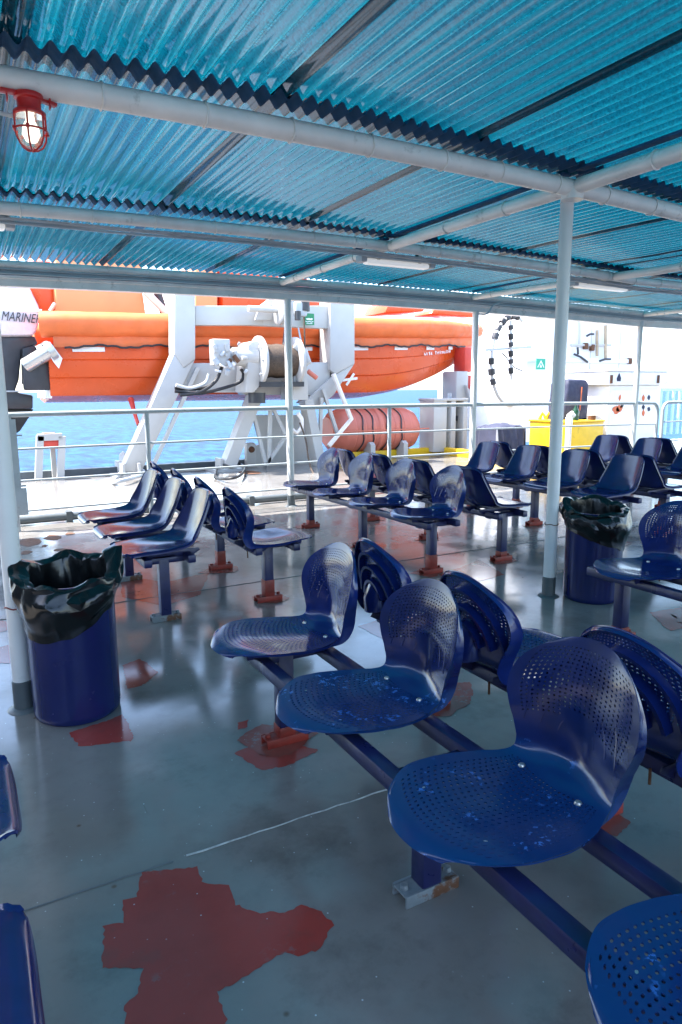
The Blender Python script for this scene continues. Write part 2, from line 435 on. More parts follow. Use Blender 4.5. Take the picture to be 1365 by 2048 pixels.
for bi, (y0, y1, z0) in enumerate(bays):
    for k in range(-2, 13):
        x0 = .32 + (k * 14) * PITCHW - PITCHW
        if x0 > 9 and bi == 0: continue
        o = sheet(x0, y0, y1, z0 + (.004 if k % 2 else 0)).build('roof_sheet', M_roof, roof, keep_dir=True)
for bi, (yb, z0) in enumerate([(3.045, 2.578), (5.0, 2.571)]):      # sheet laps over the beams, their blocked light painted as opaque navy
    X0_ = .32 - PITCHW - 28 * PITCHW
    G = []
    for y in ((yb - .10, yb - .04, yb + .03) if bi == 0 else (yb - .06, yb - .02, yb + .03)):
        G.append([(X0_ + q / 10 * PITCHW, y, z0 + sag(X0_ + q / 10 * PITCHW, y) + .0185 * sin(2 * pi * q / 10)) for q in range(1900)])
    MB().grid(G).build('shaded_lap', M_lapshade_bar, roof, keep_dir=True)

frame = thing('canopy_frame', 'white painted pipe framework carrying the teal roof', 'frame')
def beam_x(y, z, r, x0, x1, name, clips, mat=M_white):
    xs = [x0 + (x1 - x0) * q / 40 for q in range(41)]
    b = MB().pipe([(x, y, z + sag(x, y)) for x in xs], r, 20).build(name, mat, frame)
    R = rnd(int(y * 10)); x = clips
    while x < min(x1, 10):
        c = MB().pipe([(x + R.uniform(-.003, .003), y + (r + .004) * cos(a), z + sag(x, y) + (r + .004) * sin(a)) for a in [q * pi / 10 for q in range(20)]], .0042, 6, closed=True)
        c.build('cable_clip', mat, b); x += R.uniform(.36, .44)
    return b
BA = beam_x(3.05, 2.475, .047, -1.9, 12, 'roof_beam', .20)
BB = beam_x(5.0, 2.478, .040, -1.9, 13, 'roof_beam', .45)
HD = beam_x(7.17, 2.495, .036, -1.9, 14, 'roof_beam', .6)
xs = [-1.9 + q * .45 for q in range(41)]
MB().pipe([(x, 7.19, 2.428 + sag(x, 7.19)) for x in xs], .027, 12).build('conduit', M_rail, frame)
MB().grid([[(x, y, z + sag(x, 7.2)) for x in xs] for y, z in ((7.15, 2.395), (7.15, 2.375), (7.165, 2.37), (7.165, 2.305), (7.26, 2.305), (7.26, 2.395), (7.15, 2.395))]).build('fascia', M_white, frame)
# cables tied along the middle beam and the header
for k, (y, z, r) in enumerate([(5.05, 2.425, .011), (5.06, 2.40, .008), (5.075, 2.415, .007), (7.14, 2.452, .008), (7.13, 2.41, .007)]):
    R = rnd(k); pts = []
    for q in range(110):
        x = -1.9 + q * .14; pts.append((x, y + R.uniform(-.004, .004), z + sag(x, y) + .008 * noise.noise(Vector((x * 1.3, k, 0)))))
    MB().pipe(pts, r, 6).build('cable', M_lgrey, frame)
for (x, y0, y1, r) in [(3.2, -1.1, 3.0, .043), (3.2, 3.1, 4.96, .040), (3.2, 5.04, 7.14, .034), (5.85, 3.1, 4.96, .038), (5.85, 5.04, 7.14, .034), (9.1, 3.1, 4.96, .036), (9.1, 5.04, 7.14, .034), (.13, -1.1, 3.0, .04)]:
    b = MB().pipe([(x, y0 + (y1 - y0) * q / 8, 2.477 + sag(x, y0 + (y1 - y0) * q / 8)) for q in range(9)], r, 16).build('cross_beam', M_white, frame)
    # flat bar under the sheets
    MB().lim(x - .03, x + .03, y0, y1, 2.535, 2.548).build('packing_bar', M_lapshade_bar, b)
    yy = y0 + .5
    while yy < y1 - .2:
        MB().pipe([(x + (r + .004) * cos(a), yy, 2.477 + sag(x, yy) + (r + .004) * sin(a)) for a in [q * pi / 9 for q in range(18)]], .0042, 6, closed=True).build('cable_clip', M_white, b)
        yy += .62
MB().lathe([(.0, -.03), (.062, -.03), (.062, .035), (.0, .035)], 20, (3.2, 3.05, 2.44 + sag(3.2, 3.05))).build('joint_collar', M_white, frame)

MB().pipe([Vector([cr([p[i] for p in [at(958, 628, 7.1), at(975, 627, 7.06), at(986, 612, 7.05), at(1000, 604, 7.08)]], q / 16) for i in range(3)]) for q in range(17)], .011, 8).build('cable', M_lgrey, frame)
def post(x, y, r, h, label, grey=.125):
    t_ = thing('support_post', label, 'post', (x, y, 0), 0, 'white posts holding up the roof')
    MB().pipe([(0, 0, grey), (0, 0, h)], r, 20).build('pole', M_post, t_)
    MB().lathe([(r + .004, 0), (r + .004, grey + .004), (r, grey + .006)], 20).build('base_sleeve', M_grey, t_)
    MB().lathe([(r + .03, 0), (r + .025, .006), (r + .006, .014)], 20).build('base_weld', M_grey, t_)
    return t_
post(.132, 3.04, .0375, 2.45, 'white roof post beside the left bin with the raised bag corner')
post(3.235, 3.12, .0385, 2.46, 'thick white roof post in front of the right bin, where the pipes cross')
post(3.28, 7.184, .041, 2.31, 'white roof post standing in front of the rope drum of the winch')
post(5.93, 7.184, .041, 2.31, 'white roof post just right of the orange bow', .11)
post(9.085, 7.184, .041, 2.31, 'white roof post in front of the white locker', .11)

# ------------------------------------------------------------------ lamps
def bulkhead_lamp():
    t_ = thing('bulkhead_lamp', 'lit red caged lamp hanging from the nearest roof pipe', 'lamp', (.335, 3.045, 2.425))
    b = MB(); b.lathe([(.0, .0), (.052, .0), (.052, -.018), (.043, -.022), (.043, -.058), (.058, -.062), (.058, -.075), (.0, -.075)], 24)
    for a in (.3, pi + .3): b.bar((.04 * cos(a), .04 * sin(a), -.006), (.105 * cos(a), .105 * sin(a), -.012), .012, .03)
    b.box((.075, .005, -.012), (.006, .03, .05)); b.box((-.075, -.005, -.012), (.006, .03, .05))
    b.build('lamp_body', M_red, t_, bevel=.002)
    MB().lathe([(.001, -.188), (.022, -.184), (.038, -.17), (.046, -.148), (.048, -.12), (.048, -.076)], 24).build('glass_globe', M_glass, t_)
    MB().lathe([(.001, -.165), (.018, -.16), (.027, -.14), (.024, -.115), (.014, -.095), (.012, -.076)], 18).build('bulb', M_bulb, t_)
    c = MB()
    for k in range(3):
        a = k * pi / 3 + .25
        prof = [(.058, -.07), (.058, -.10), (.058, -.13), (.055, -.155), (.042, -.18), (.02, -.195), (0, -.199)]
        pts = [(r * cos(a), r * sin(a), z) for r, z in prof] + [(-r * cos(a), -r * sin(a), z) for r, z in prof[::-1][1:]]
        c.pipe(pts, .0036, 8)
    c.pipe([(.059 * cos(q * pi / 16), .059 * sin(q * pi / 16), -.128) for q in range(32)], .0038, 8, closed=True)
    for k in range(6): a = k * pi / 3 + .25; c.box((.061 * cos(a), .061 * sin(a), -.128), (.012, .012, .012))
    c.build('wire_cage', M_red, t_)
    MB().pipe([(-.05, 0, -.085), (-.2, .01, -.075), (-.6, .02, -.02)], .008, 8).build('supply_cable', M_lgrey, t_)
bulkhead_lamp()
def strip_light(x, y, z, L, label):
    t_ = thing('strip_light', label, 'strip light', (x, y, z), 0, 'fluorescent strip lights under the roof')
    MB().lim(-L / 2, L / 2, -.05, .05, -.02, .03).build('housing', M_lgrey, t_, bevel=.01)
    MB().lim(-L / 2 + .03, L / 2 - .03, -.045, .045, -.065, -.021).build('diffuser', M_tube, t_, bevel=.018)
    for sx in (-1, 1):
        MB().lim(sx * L / 2 - .028, sx * L / 2 + .028, -.052, .052, -.055, .0).build('end_cap', M_lgrey, t_, bevel=.008)
    for sx in (-.3, .3):
        MB().lim(sx * L - .01, sx * L + .01, -.056, .056, -.03, .035).build('clip', M_silver, t_)
        MB().lim(sx * L - .012, sx * L + .012, -.01, .01, .03, .1).build('hanger', M_dark, t_)
strip_light(3.41, 5.2, 2.425, .70, 'lit strip light in clear view left of the thick post')
strip_light(5.93, 5.2, 2.39, .80, 'lit strip light just right of the thick white post')
strip_light(.05, 5.2, 2.42, .70, 'strip light cut off by the left edge, only its end showing')

# ================================================================== RAILING
RY = 7.184
gr = thing('guardrail', 'long pale railing along the deck with four horizontal bars', 'railing')
def sg(x): return -.0011 * (x - 3.9) ** 2
def rail_run(z, r, x0, x1, name):
    n = 30; MB().pipe([(x0 + (x1 - x0) * q / n, RY + (.012 if r < .015 else 0), z + sg(x0 + (x1 - x0) * q / n)) for q in range(n + 1)], r, 14).build(name, M_rail, gr)
n = 30; pts = [(.40 + 9.09 * q / n, RY, 1.125 + sg(.4 + 9.09 * q / n)) for q in range(n + 1)]
for q in range(1, 7):
    a = q / 6 * pi / 2; pts.append((9.49 + .13 * sin(a), RY, 1.125 + sg(9.5) - .13 * (1 - cos(a))))
pts += [(9.62, RY, .5), (9.62, RY, .02)]
MB().pipe(pts, .025, 14).build('top_rail', M_rail, gr)
for z in (.80, .497, .205): rail_run(z, .0115, .40, 9.62, 'lower_bar')
for x in (1.676, 4.622): MB().pipe([(x, RY, 0), (x, RY, 1.11 + sg(x))], .024, 14).build('stanchion', M_rail, gr)
MB().pipe([(.40, RY, .0), (.40, RY, 1.115)], .02, 12).build('stanchion', M_rail, gr)
e = MB().lim(.365, .455, RY - .03, RY - .018, .42, 1.07); 
for z in (.92, .44): e.lim(.34, .50, RY - .032, RY - .012, z - .008, z + .008)
e.lim(.39, .50, RY - .03, RY - .016, .16, .42); e.build('end_plate', M_rail, gr)
gt = thing('railing_gate', 'short railing section with rounded corner right of the long one', 'railing')
pts = [(9.745, RY, .02), (9.745, RY, .97)]
for q in range(1, 7):
    a = q / 6 * pi / 2; pts.append((9.745 + .13 * (1 - cos(a)), RY, .97 + .125 * sin(a)))
pts += [(11.6, RY, 1.09)]
MB().pipe(pts, .025, 14).build('top_rail', M_rail, gt)
for z in (.79, .49, .2): MB().pipe([(9.745, RY, z), (11.6, RY, z)], .0115, 10).build('lower_bar', M_rail, gt)
for x in (10.45, 11.6): MB().pipe([(x, RY, 0), (x, RY, 1.09)], .024, 12).build('stanchion', M_rail, gt)
# round coaming pipe at the foot of the railing
cm = thing('scupper_pipe', 'grey pipe lying on deck along the foot of the railing', 'pipe')
MB().pipe([(-3, 7.46, .055), (3, 7.5, .055), (10, 7.5, .055)], .042, 14).build('pipe', M_grey, cm)
for x in (.9, 2.9, 4.4, 6.6): MB().lim(x - .03, x + .03, 7.44, 7.56, .0, .11).build('bracket', M_grey, cm)

# ================================================================== CHAIRS
def perforated_mesh(name, mat, seed=0):
    cx = [-.258, -.222, -.155, -.082, -.005, .070, .136, .182, .207, .216, .222, .229, .239, .252, .266, .278]
    cz = [.418, .435, .440, .434, .425, .419, .420, .430, .462, .510, .555, .600, .645, .690, .730, .764]
    wd = [.105, .160, .206, .216, .211, .194, .170, .158, .158, .170, .186, .200, .202, .188, .155, .105]
    bw = [.025, .032, .040, .045, .040, .030, .015, .004, .0, -.006, -.016, -.025, -.032, -.036, -.036, -.030]
    cu = [-.012, -.006, .004, .010, .012, .012, .010, .012, .022, .030, .036, .038, .036, .030, .020, .006]   # edge curl to the sitter
    nc = [0, 0, -.004, -.008, -.008, -.004, 0, .004, -.016, -.022, -.018, -.010, -.004, 0, 0, 0]           # centre hollow
    fd = [.009, .011, .013, .015, .017, .022, .030, .042, .054, .056, .054, .050, .044, .036, .024, .014]
    nS, nT = 27, 62
    def base(t):
        e = 1e-3
        p = Vector((cr(cx, t), 0, cr(cz, t)))
        q = Vector((cr(cx, min(1, t + e)), 0, cr(cz, min(1, t + e)))) - Vector((cr(cx, max(0, t - e)), 0, cr(cz, max(0, t - e))))
        q.normalize(); nn = Vector((-q.z, 0, q.x)); return p, q, nn      # nn points up / to the sitter
    def surf(s, t):
        if t > .53: t = t - .055 * sin(pi * (t - .53) / .47) * s * s
        elif t < .5: t = t + .055 * sin(pi * t / .5) * s * s
        p, q, nn = base(t); a = abs(s)
        w_ = cr(wd, t); y = w_ * s * (1 - .03 * s * s)
        return p + q * (cr(bw, t) * s * s) + nn * (cr(cu, t) * a ** 2.2 + cr(nc, t) * exp(-(s / .5) ** 2)) + Vector((0, y, 0))
    vs = []; idx = {}; fs = []
    def lat(a, b_):
        if (a, b_) not in idx:
            idx[(a, b_)] = len(vs); vs.append(surf(-1 + 2 * a / (2 * nS), b_ / (2 * nT)))
        return idx[(a, b_)]
    for j in range(nT):
        t = (j + .5) / nT
        for i in range(nS):
            s = -1 + 2 * (i + .5) / nS
            A, B = 2 * i, 2 * j
            ring = [lat(A, B), lat(A + 1, B), lat(A + 2, B), lat(A + 2, B + 1), lat(A + 2, B + 2), lat(A + 1, B + 2), lat(A, B + 2), lat(A, B + 1)]
            seat = .085 < t < .415 and abs(s) < .86 - .3 * max(0, (t - .25))
            bk = .675 < t < .945 and abs(s) < .88 and not (t < .71 and abs(s) < .25)
            if seat or bk:
                h = []
                for k in range(8):
                    an = -3 * pi / 4 + k * pi / 4
                    h.append(len(vs)); vs.append(surf(-1 + 2 * (i + .5 + .245 * cos(an)) / nS, (j + .5 + .245 * sin(an)) / nT))
                for k in range(8): fs.append((ring[k], ring[(k + 1) % 8], h[(k + 1) % 8], h[k]))
            else:
                c = lat(A + 1, B + 1)
                for k in (0, 2, 4, 6): fs.append((ring[k - 1], ring[k], ring[k + 1], c))
    # rolled flange round the outline
    loop = [(a, 0) for a in range(0, 2 * nS)] + [(2 * nS, b_) for b_ in range(0, 2 * nT)] + [(a, 2 * nT) for a in range(2 * nS, 0, -1)] + [(0, b_) for b_ in range(2 * nT, 0, -1)]
    ri = [lat(*k) for k in loop]; prev = ri; L = len(loop)
    for st, out in ((.22, .0045), (.65, .007), (1.0, .0075)):
        cur = []
        for q, (a, b_) in enumerate(loop):
            t = b_ / (2 * nT); _, tg, nn = base(t); s = -1 + a / nS
            p0 = vs[ri[q - 2]]; p1 = vs[ri[(q + 2) % L]]
            side = (p1 - p0).normalized().cross(nn); 
            if side.length < 1e-6: side = Vector((0, 1 if s > 0 else -1, 0))
            side.normalize()
            cur.append(len(vs)); vs.append(vs[ri[q]] - nn * cr(fd, t) * st + side * out)
        for q in range(L): fs.append((prev[q], prev[(q + 1) % L], cur[(q + 1) % L], cur[q]))
        prev = cur
    mb = MB(); mb.add(vs, fs)
    # stepped ribs moulded into the rear of the backrest
    for (r0, dep) in ((.088, .030), (.150, .034), (.212, .028)):
        T = []; 
        for k in range(25):
            an = pi * (.06 + .88 * k / 24); yy = r0 * .80 * cos(an); zz = r0 * 1.06 * sin(an)
            t = .60 + zz / .262 * .36
            w_ = cr(wd, t)
            if abs(yy) > w_ * .93: yy = w_ * .93 * (1 if yy > 0 else -1)
            p = surf(yy / w_, min(t, .97)); _, tg, nn = base(min(t, .97))
            up = (tg * sin(an) + Vector((0, cos(an), 0)))
            T.append([p - nn * .004, p - nn * dep, p - nn * dep - up * .012, p - nn * .004 - up * .016])
        k = len(T); o = len(mb.v)
        mb.add([q for row in T for q in row], [(i * 4 + j, i * 4 + j + 1, (i + 1) * 4 + j + 1, (i + 1) * 4 + j) for i in range(k - 1) for j in range(3)])
    # central spine boss at the rear foot
    T = []
    for k in range(9):
        an = -pi / 2 + pi * k / 8
        T.append([surf(.30 * sin(an), .55) - base(.55)[2] * (.012 + .045 * cos(an)), surf(.30 * sin(an), .62) - base(.62)[2] * (.010 + .040 * cos(an)), surf(.22 * sin(an), .70) - base(.70)[2] * (.004 + .020 * cos(an)), surf(.1 * sin(an), .735) - base(.735)[2] * .002])
    mb.add([q for row in T for q in row], [(i * 4 + j, i * 4 + j + 1, (i + 1) * 4 + j + 1, (i + 1) * 4 + j) for i in range(8) for j in range(3)])
    return mb.mesh(name, mat, solid=.0035)
def shell_mesh(name, mat):
    cx = [-.262, -.252, -.225, -.150, -.060, .030, .110, .165, .200, .222, .240, .256, .270, .282, .289]
    cz = [.404, .425, .437, .438, .430, .423, .424, .440, .475, .520, .570, .620, .670, .715, .745]
    wd = [.165, .178, .194, .203, .205, .206, .207, .208, .208, .204, .197, .189, .180, .170, .156]
    bw = [.026, .026, .022, .012, .006, .0, 0, 0, 0, 0, -.004, -.008, -.012, -.015, -.018]
    cu = [-.006, -.004, .000, .008, .018, .030, .044, .058, .066, .062, .054, .046, .038, .030, .022]
    nS, nT = 20, 44
    def base(t):
        e = 2e-3
        p = Vector((cr(cx, t), 0, cr(cz, t)))
        q = Vector((cr(cx, min(1, t + e)), 0, cr(cz, min(1, t + e)))) - Vector((cr(cx, max(0, t - e)), 0, cr(cz, max(0, t - e))))
        q.normalize(); return p, q, Vector((-q.z, 0, q.x))
    def surf(s, t):
        p, q, nn = base(t); a = abs(s)
        ed = max(0, (t - .90) / .10); ed2 = max(0, (.06 - t) / .06)
        w_ = cr(wd, t) * (1 - .06 * ed ** 2.5)
        return p + q * (cr(bw, t) * a ** 4) + nn * (cr(cu, t) * a ** 3.0 - .004 * (1 - a * a)) + Vector((0, w_ * s, 0))
    G = [[surf(-1 + 2 * i / nS, j / nT) for i in range(nS + 1)] for j in range(nT + 1)]
    vs = [p for r_ in G for p in r_]; K = nS + 1
    fs = [(j * K + i, j * K + i + 1, (j + 1) * K + i + 1, (j + 1) * K + i) for j in range(nT) for i in range(nS)]
    loop = [(i, 0) for i in range(nS)] + [(nS, j) for j in range(nT)] + [(i, nT) for i in range(nS, 0, -1)] + [(0, j) for j in range(nT, 0, -1)]
    ri = [j * K + i for i, j in loop]; prev = ri; L = len(loop)
    for st, out, up in ((0, .005, .0035), (.2, .012, .0), (.6, .0135, 0), (1, .0125, 0)):
        cur = []
        for q, (i, j) in enumerate(loop):
            _, tg, nn = base(j / nT); p0 = vs[ri[q - 1]]; p1 = vs[ri[(q + 1) % L]]
            side = (p1 - p0).normalized().cross(nn).normalized()
            cur.append(len(vs)); vs.append(vs[ri[q]] - nn * (.022 * st - up) + side * out)
        for q in range(L): fs.append((prev[q], prev[(q + 1) % L], cur[(q + 1) % L], cur[q]))
        prev = cur
    return MB().add(vs, fs).mesh(name, mat, solid=.004)
ME_perf = perforated_mesh('seat', M_perf)
ME_worn = ME_perf.copy(); ME_worn.materials[0] = M_worn
ME_shell = shell_mesh('seat', M_shell)
# small shared parts
_b = MB()
for sy in (-1, 1):
    _b.prism([(-.16, sy * .085, .386), (-.17, sy * .085, .424), (.205, sy * .085, .414), (.215, sy * .085, .400), (.15, sy * .085, .362), (.09, sy * .085, .366), (.06, sy * .085, .386)], (0, .006, 0))
ME_brk = _b.mesh('bracket', M_steel, bevel=.002)
ME_bolt = MB().lathe([(.0, .008), (.007, .007), (.009, .003), (.009, 0), (.0, 0)], 10).mesh('bolt', M_silver)
ME_hang = MB().pipe([(.17, .03, .37), (.17, .031, .325)], .004, 8).mesh('hanging_bolt', M_rust)
ME_leg = MB().lim(-.03, .03, -.03, .03, .03, .372).mesh('leg', M_steel, bevel=.006)
def foot_mesh(mat, sleeve):
    f = MB()
    f.lim(-.085, .085, -.034, -.026, 0, .036); f.lim(-.085, .085, .026, .034, 0, .036); f.lim(-.085, .085, -.0255, .0255, .027, .034)
    for x in (-.07, .07): f.lathe([(.0, .048), (.011, .048), (.012, .034), (0, .034)], 6, (x, 0, 0))
    if sleeve: f.lim(-.0325, .0325, -.0325, .0325, .034, sleeve)
    return f.mesh('foot', mat, bevel=.002)
ME_foot = {'r': foot_mesh(M_foot, .075), 'R': foot_mesh(M_foot, .14), 'g': foot_mesh(M_fgrey, 0)}
ME_xbar = MB().lim(-.125, .15, -.028, .028, .345, .378).mesh('crossbar', M_steel, bevel=.004)

def bench(kind, X, face, seats, legs, label, feet='r', worn=(), seed=0, low=1.0):
    """one row of linked seats; face -1 looks towards -X, +1 towards +X"""
    R = rnd(seed); rz = 0 if face < 0 else pi; sgn = 1 if face < 0 else -1
    yc = (min(seats) + max(seats)) / 2
    root = thing('seat_bench', label, 'bench', (X, yc, 0), rz, 'rows of blue linked seats'); root.scale = (1, 1, low)
    loc = lambda y: (y - yc) * sgn
    ya, yb = min(seats + legs) - .13, max(seats + legs) + .13
    for x in (-.112, .136):
        la, lb = sorted((loc(ya), loc(yb)))
        MB().lim(x - .023, x + .023, la, lb, .353, .399).build('rail', M_steel, root, bevel=.007)
    for k, y in enumerate(legs):
        lg = link('leg', ME_leg, root, (0, loc(y), 0))
        ff = feet[k % len(feet)]
        ft = link('foot', ME_foot[ff], lg)
        link('crossbar', ME_xbar, root, (0, loc(y), 0))
        if ff != 'g': blob(X + R.uniform(-.03, .03), y + R.uniform(-.04, .04), R.uniform(.09, .15), seed * 10 + k)
    for k, y in enumerate(seats):
        me = ME_shell if kind == 'shell' else (ME_worn if k in worn else ME_perf)
        s = link('seat', me, root, (R.uniform(-.006, .006), loc(y), R.uniform(-.002, .002)), R.uniform(-.018, .018))
        if k in worn: s['label'] = 'seat with flaked paint showing lighter blue'
        link('bracket', ME_brk, s)
        if kind != 'shell':
            [link('bolt', ME_bolt, s, q) for q in ((-.13, .11, .430), (-.13, -.11, .430), (.15, .09, .4215), (.15, -.09, .4215))]
            link('hanging_bolt', ME_hang, s)
    return root
bench('perf', .98, -1, [.49, 1.065, 1.665, 2.285], [.43, 1.33, 2.245], 'nearest row of perforated seats, paint flaking, facing left in the foreground', 'ggr', worn=(0, 1, 2), seed=1, low=.965)
bench('perf', 1.640, 1, [.46, 1.075, 1.685, 2.27], [.44, 1.34, 2.22], 'perforated row in the foreground showing its ribbed backs, behind the nearest flaking row', 'rrr', seed=2, low=.975)
bench('perf', 2.92, -1, [4.06, 4.70, 5.33, 5.97], [3.965, 4.945, 5.95], 'full row of four shiny perforated seats in the middle distance, facing left', 'Rrr', seed=3)
bench('shell', 3.62, 1, [4.12, 4.78, 5.40, 6.05], [4.0, 4.96, 5.96], 'smooth seats backing onto the middle perforated row, beside the thick post', 'rrr', seed=4)
bench('shell', .955, -1, [3.95, 4.54, 5.13], [3.89, 4.88], 'three smooth seats on grey feet behind the left bin', 'gg', seed=5)
bench('perf', 1.625, 1, [3.86, 4.44, 5.03, 5.66], [3.94, 4.86, 5.85], 'perforated seats facing right, backing onto the three smooth seats by the left bin', 'RRr', seed=6)
bench('shell', 4.87, -1, [4.09, 4.68, 5.30, 5.92], [3.97, 4.93, 5.9], 'smooth seats facing left behind the right bin and thick post', 'rrr', seed=7)
bench('shell', 5.55, 1, [4.12, 4.71, 5.33, 5.95], [4.0, 4.95, 5.92], 'dark seat backs showing just behind the smooth row at the thick post', 'rrr', seed=8)
bench('shell', 6.82, -1, [4.15, 4.75, 5.36, 5.97], [4.0, 4.95, 5.92], 'farthest left-facing smooth seats on the right, in front of the yellow box and locker', 'rrr', seed=9)
bench('shell', 7.5, 1, [4.15, 4.75, 5.36, 5.97], [4.0, 4.95, 5.92], 'farthest seat backs on the right, under the rounded railing corner', 'rrr', seed=10)
bench('perf', 2.985, -1, [.42, 1.03, 1.64, 2.245], [.45, 1.40, 2.36], 'perforated row at the right edge with red scratches, its end seat before the right bin', 'rrr', seed=11, low=.97)
bench('perf', 3.68, 1, [.42, 1.03, 1.64, 2.245], [.45, 1.40, 2.36], 'row at the right edge with only the top of one backrest showing', 'rrr', seed=12, low=.97)
bench('shell', -.225, 1, [.44, 1.035, 1.60], [.45, 1.3], 'smooth seats cut off by the left edge of the foreground', 'gg', seed=13)

# ================================================================== BINS
def bin_(x, y, label, h, seed, peaks, hem, rimtilt, back, r=.172):
    """hem: (mean height, rise, direction); rimtilt raises the rim at angle back"""
    t_ = thing('rubbish_bin', label, 'bin', (x, y, 0), 0, 'blue bins tied to the roof posts')
    MB().lathe([(.0, .0), (r - .012, .0), (r - .003, .01), (r, .03), (r + .002, h - .02), (r + .006, h), (r - .001, h), (r - .006, h - .03), (r - .012, .05), (.0, .04)], 48).build('barrel', M_bin, t_)
    R = rnd(seed); nA = 36; G = []
    wrapd = lambda a, a0: abs((a - a0 + pi) % (2 * pi) - pi)
    K = 13
    for k in range(K):
        row = []
        for j in range(nA):
            a = 2 * pi * (j + R.uniform(-.28, .28)) / nA
            pk = [hh * max(0, 1 - wrapd(a, a0) / wd_) ** 1.3 for a0, hh, wd_, ot in peaks]
            po = sum(q * p_[3] for q, p_ in zip(pk, peaks)); pk = sum(pk)
            lo = noise.noise(Vector((cos(a) * 1.7, sin(a) * 1.7, seed))); hi_ = noise.noise(Vector((cos(a) * 5, sin(a) * 5, k * .45 + seed)))
            rim = h + .028 + rimtilt * cos(a - back) + pk + .030 * lo
            he = hem[0] - hem[1] * cos(a - hem[2]) * -1 + .030 * noise.noise(Vector((cos(a) * 2.6, sin(a) * 2.6, seed + 9))) + pk * .5
            he = min(he, rim - .05)
            if k < 5:                                            # inside, from the depth up to the rim
                u = k / 4; z = (h - .30) + (rim - .012 - h + .30) * u; rr = .10 + (r - .012 - .10) * u ** .6 - .012 + .016 * hi_
            elif k < 7:
                rr = r + .006 + .02 * (k - 5) + po * .8; z = rim + (.004 if k == 5 else -.006)
            else:                                                # outside, down to the hem
                u = (k - 7) / (K - 8); z = rim - .02 - (rim - .02 - he) * u
                bul = .030 * sin(pi * min(1, u * 1.15 + .12)) * (1 + 1.1 * lo)
                rr = r + .010 + bul + po * .7 * (1 - u) + .013 * hi_ * (1 - .55 * u)
                rr = max(rr, r + .009)
            jt = .0085 if 0 < k < K - 1 else .004
            z += R.uniform(-jt, jt); rr += R.uniform(-jt, jt) * .8
            if z < h + .004 and k >= 5: rr = max(rr, r + .009)
            row.append((rr * cos(a), rr * sin(a), z))
        row.append(row[0]); G.append(row)
    mb = MB(); k_ = nA + 1; vs = [p for row in G for p in row]; fs = []
    for i in range(K - 1):
        for j in range(nA):
            q = (i * k_ + j, i * k_ + j + 1, (i + 1) * k_ + j + 1, (i + 1) * k_ + j)
            fs += [(q[0], q[1], q[2]), (q[0], q[2], q[3])] if R.random() < .5 else [(q[0], q[1], q[3]), (q[1], q[2], q[3])]
    me = mb.add(vs, fs).mesh('bin_liner', M_liner, smooth=False, keep_dir=True)
    bm = bmesh.new(); bm.from_mesh(me); bmesh.ops.remove_doubles(bm, verts=bm.verts, dist=1e-5)
    for e in bm.edges: e.smooth = not (len(e.link_faces) == 2 and e.calc_face_angle(0) > radians(40))
    cl = bm.edges.layers.float.get('crease_edge') or bm.edges.layers.float.new('crease_edge')
    for e in bm.edges:
        if len(e.link_faces) == 2: e[cl] = min(.85, max(0, (e.calc_face_angle(0) - .30) * .9))
    for f in bm.faces: f.smooth = True
    bm.to_mesh(me); bm.free()
    o = link('bin_liner', me, t_)
    md = o.modifiers.new('sub', 'SUBSURF'); md.levels = 2; md.render_levels = 2
    return t_
# the far side of each rim stands higher than the side towards the seats
bin_(.330, 2.925, 'blue bin at left with a torn black bag sticking up at one corner', .575, 3, [(.05, .085, .55, .35), (2.75, .02, .7, 2.4)], (.450, .085, .75), .034, 1.5)
bin_(3.450, 2.965, 'blue bin at right behind the thick white post, bag folded evenly over its rim', .570, 8, [(2.3, .02, .5, .3)], (.405, .07, 2.3), .030, 1.1)
for (x, y, z, r, label, mt) in [(.132, 3.04, .452, .0395, 'thin red string tied round the left post', M_foot), (3.235, 3.12, .475, .0405, 'thin brown string tied round the thick post', M_rust)]:
    o = MB().pipe([(x + (r + .002) * cos(q * pi / 12), y + (r + .002) * sin(q * pi / 12), z + .004 * sin(q)) for q in range(24)], .0028, 6, closed=True).build('tie_string', mt)
    tag(o, label, 'string')

# ================================================================== DAVIT AND WINCH (on the outer deck)
def A(x, y, Y): return at(x, y, Y)
DY = 10.95
dv = thing('boat_davit', 'white steel boat davit with A-shaped legs carrying the winch', 'davit')
def poly(px, Y, depth, name, mat=M_davit, parent=dv, bev=.012):
    MBp = MB().prism([A(x, y, Y) for x, y in px], (0, depth, 0)); return MBp.build(name, mat, parent, bevel=bev)
c0 = A(350, 590, DY); c1 = A(390, 722, DY)
poly([(350, 560), (391, 560), (391, 718), (368, 735), (349, 706)], DY, .36, 'column')
poly([(349, 706), (368, 735), (391, 718), (283, 944), (244, 944)], DY + .02, .30, 'leg')
MB().bar(A(300, 945, DY + .05), A(396, 735, DY + .05), .06, .06).build('leg_stiffener', M_davit, dv)
poly([(661, 560), (710, 560), (710, 727), (672, 748), (661, 740)], DY, .42, 'column')
poly([(710, 727), (672, 748), (608, 806), (640, 812), (668, 790)], DY + .03, .34, 'knee')
poly([(391, 611), (527, 611), (527, 650), (391, 650)], DY + .08, .2, 'upper_beam')
poly([(527, 611), (661, 611), (661, 657), (500, 650), (518, 640)], DY + .085, .19, 'upper_beam')
poly([(520, 611), (545, 592), (590, 592), (600, 611), (560, 640), (510, 640)], DY - .06, .05, 'gusset')
poly([(378, 726), (661, 724), (661, 755), (640, 790), (490, 790), (486, 783), (352, 783)], DY + .1, .3, 'lower_beam')
MB().bar(A(391, 783, DY + .08), A(487, 783, DY + .08), .03, .05).build('beam_lip', M_davit, dv)
MB().bar(A(508, 795, DY), A(456, 930, DY), .2, .26).build('leg', M_davit, dv)
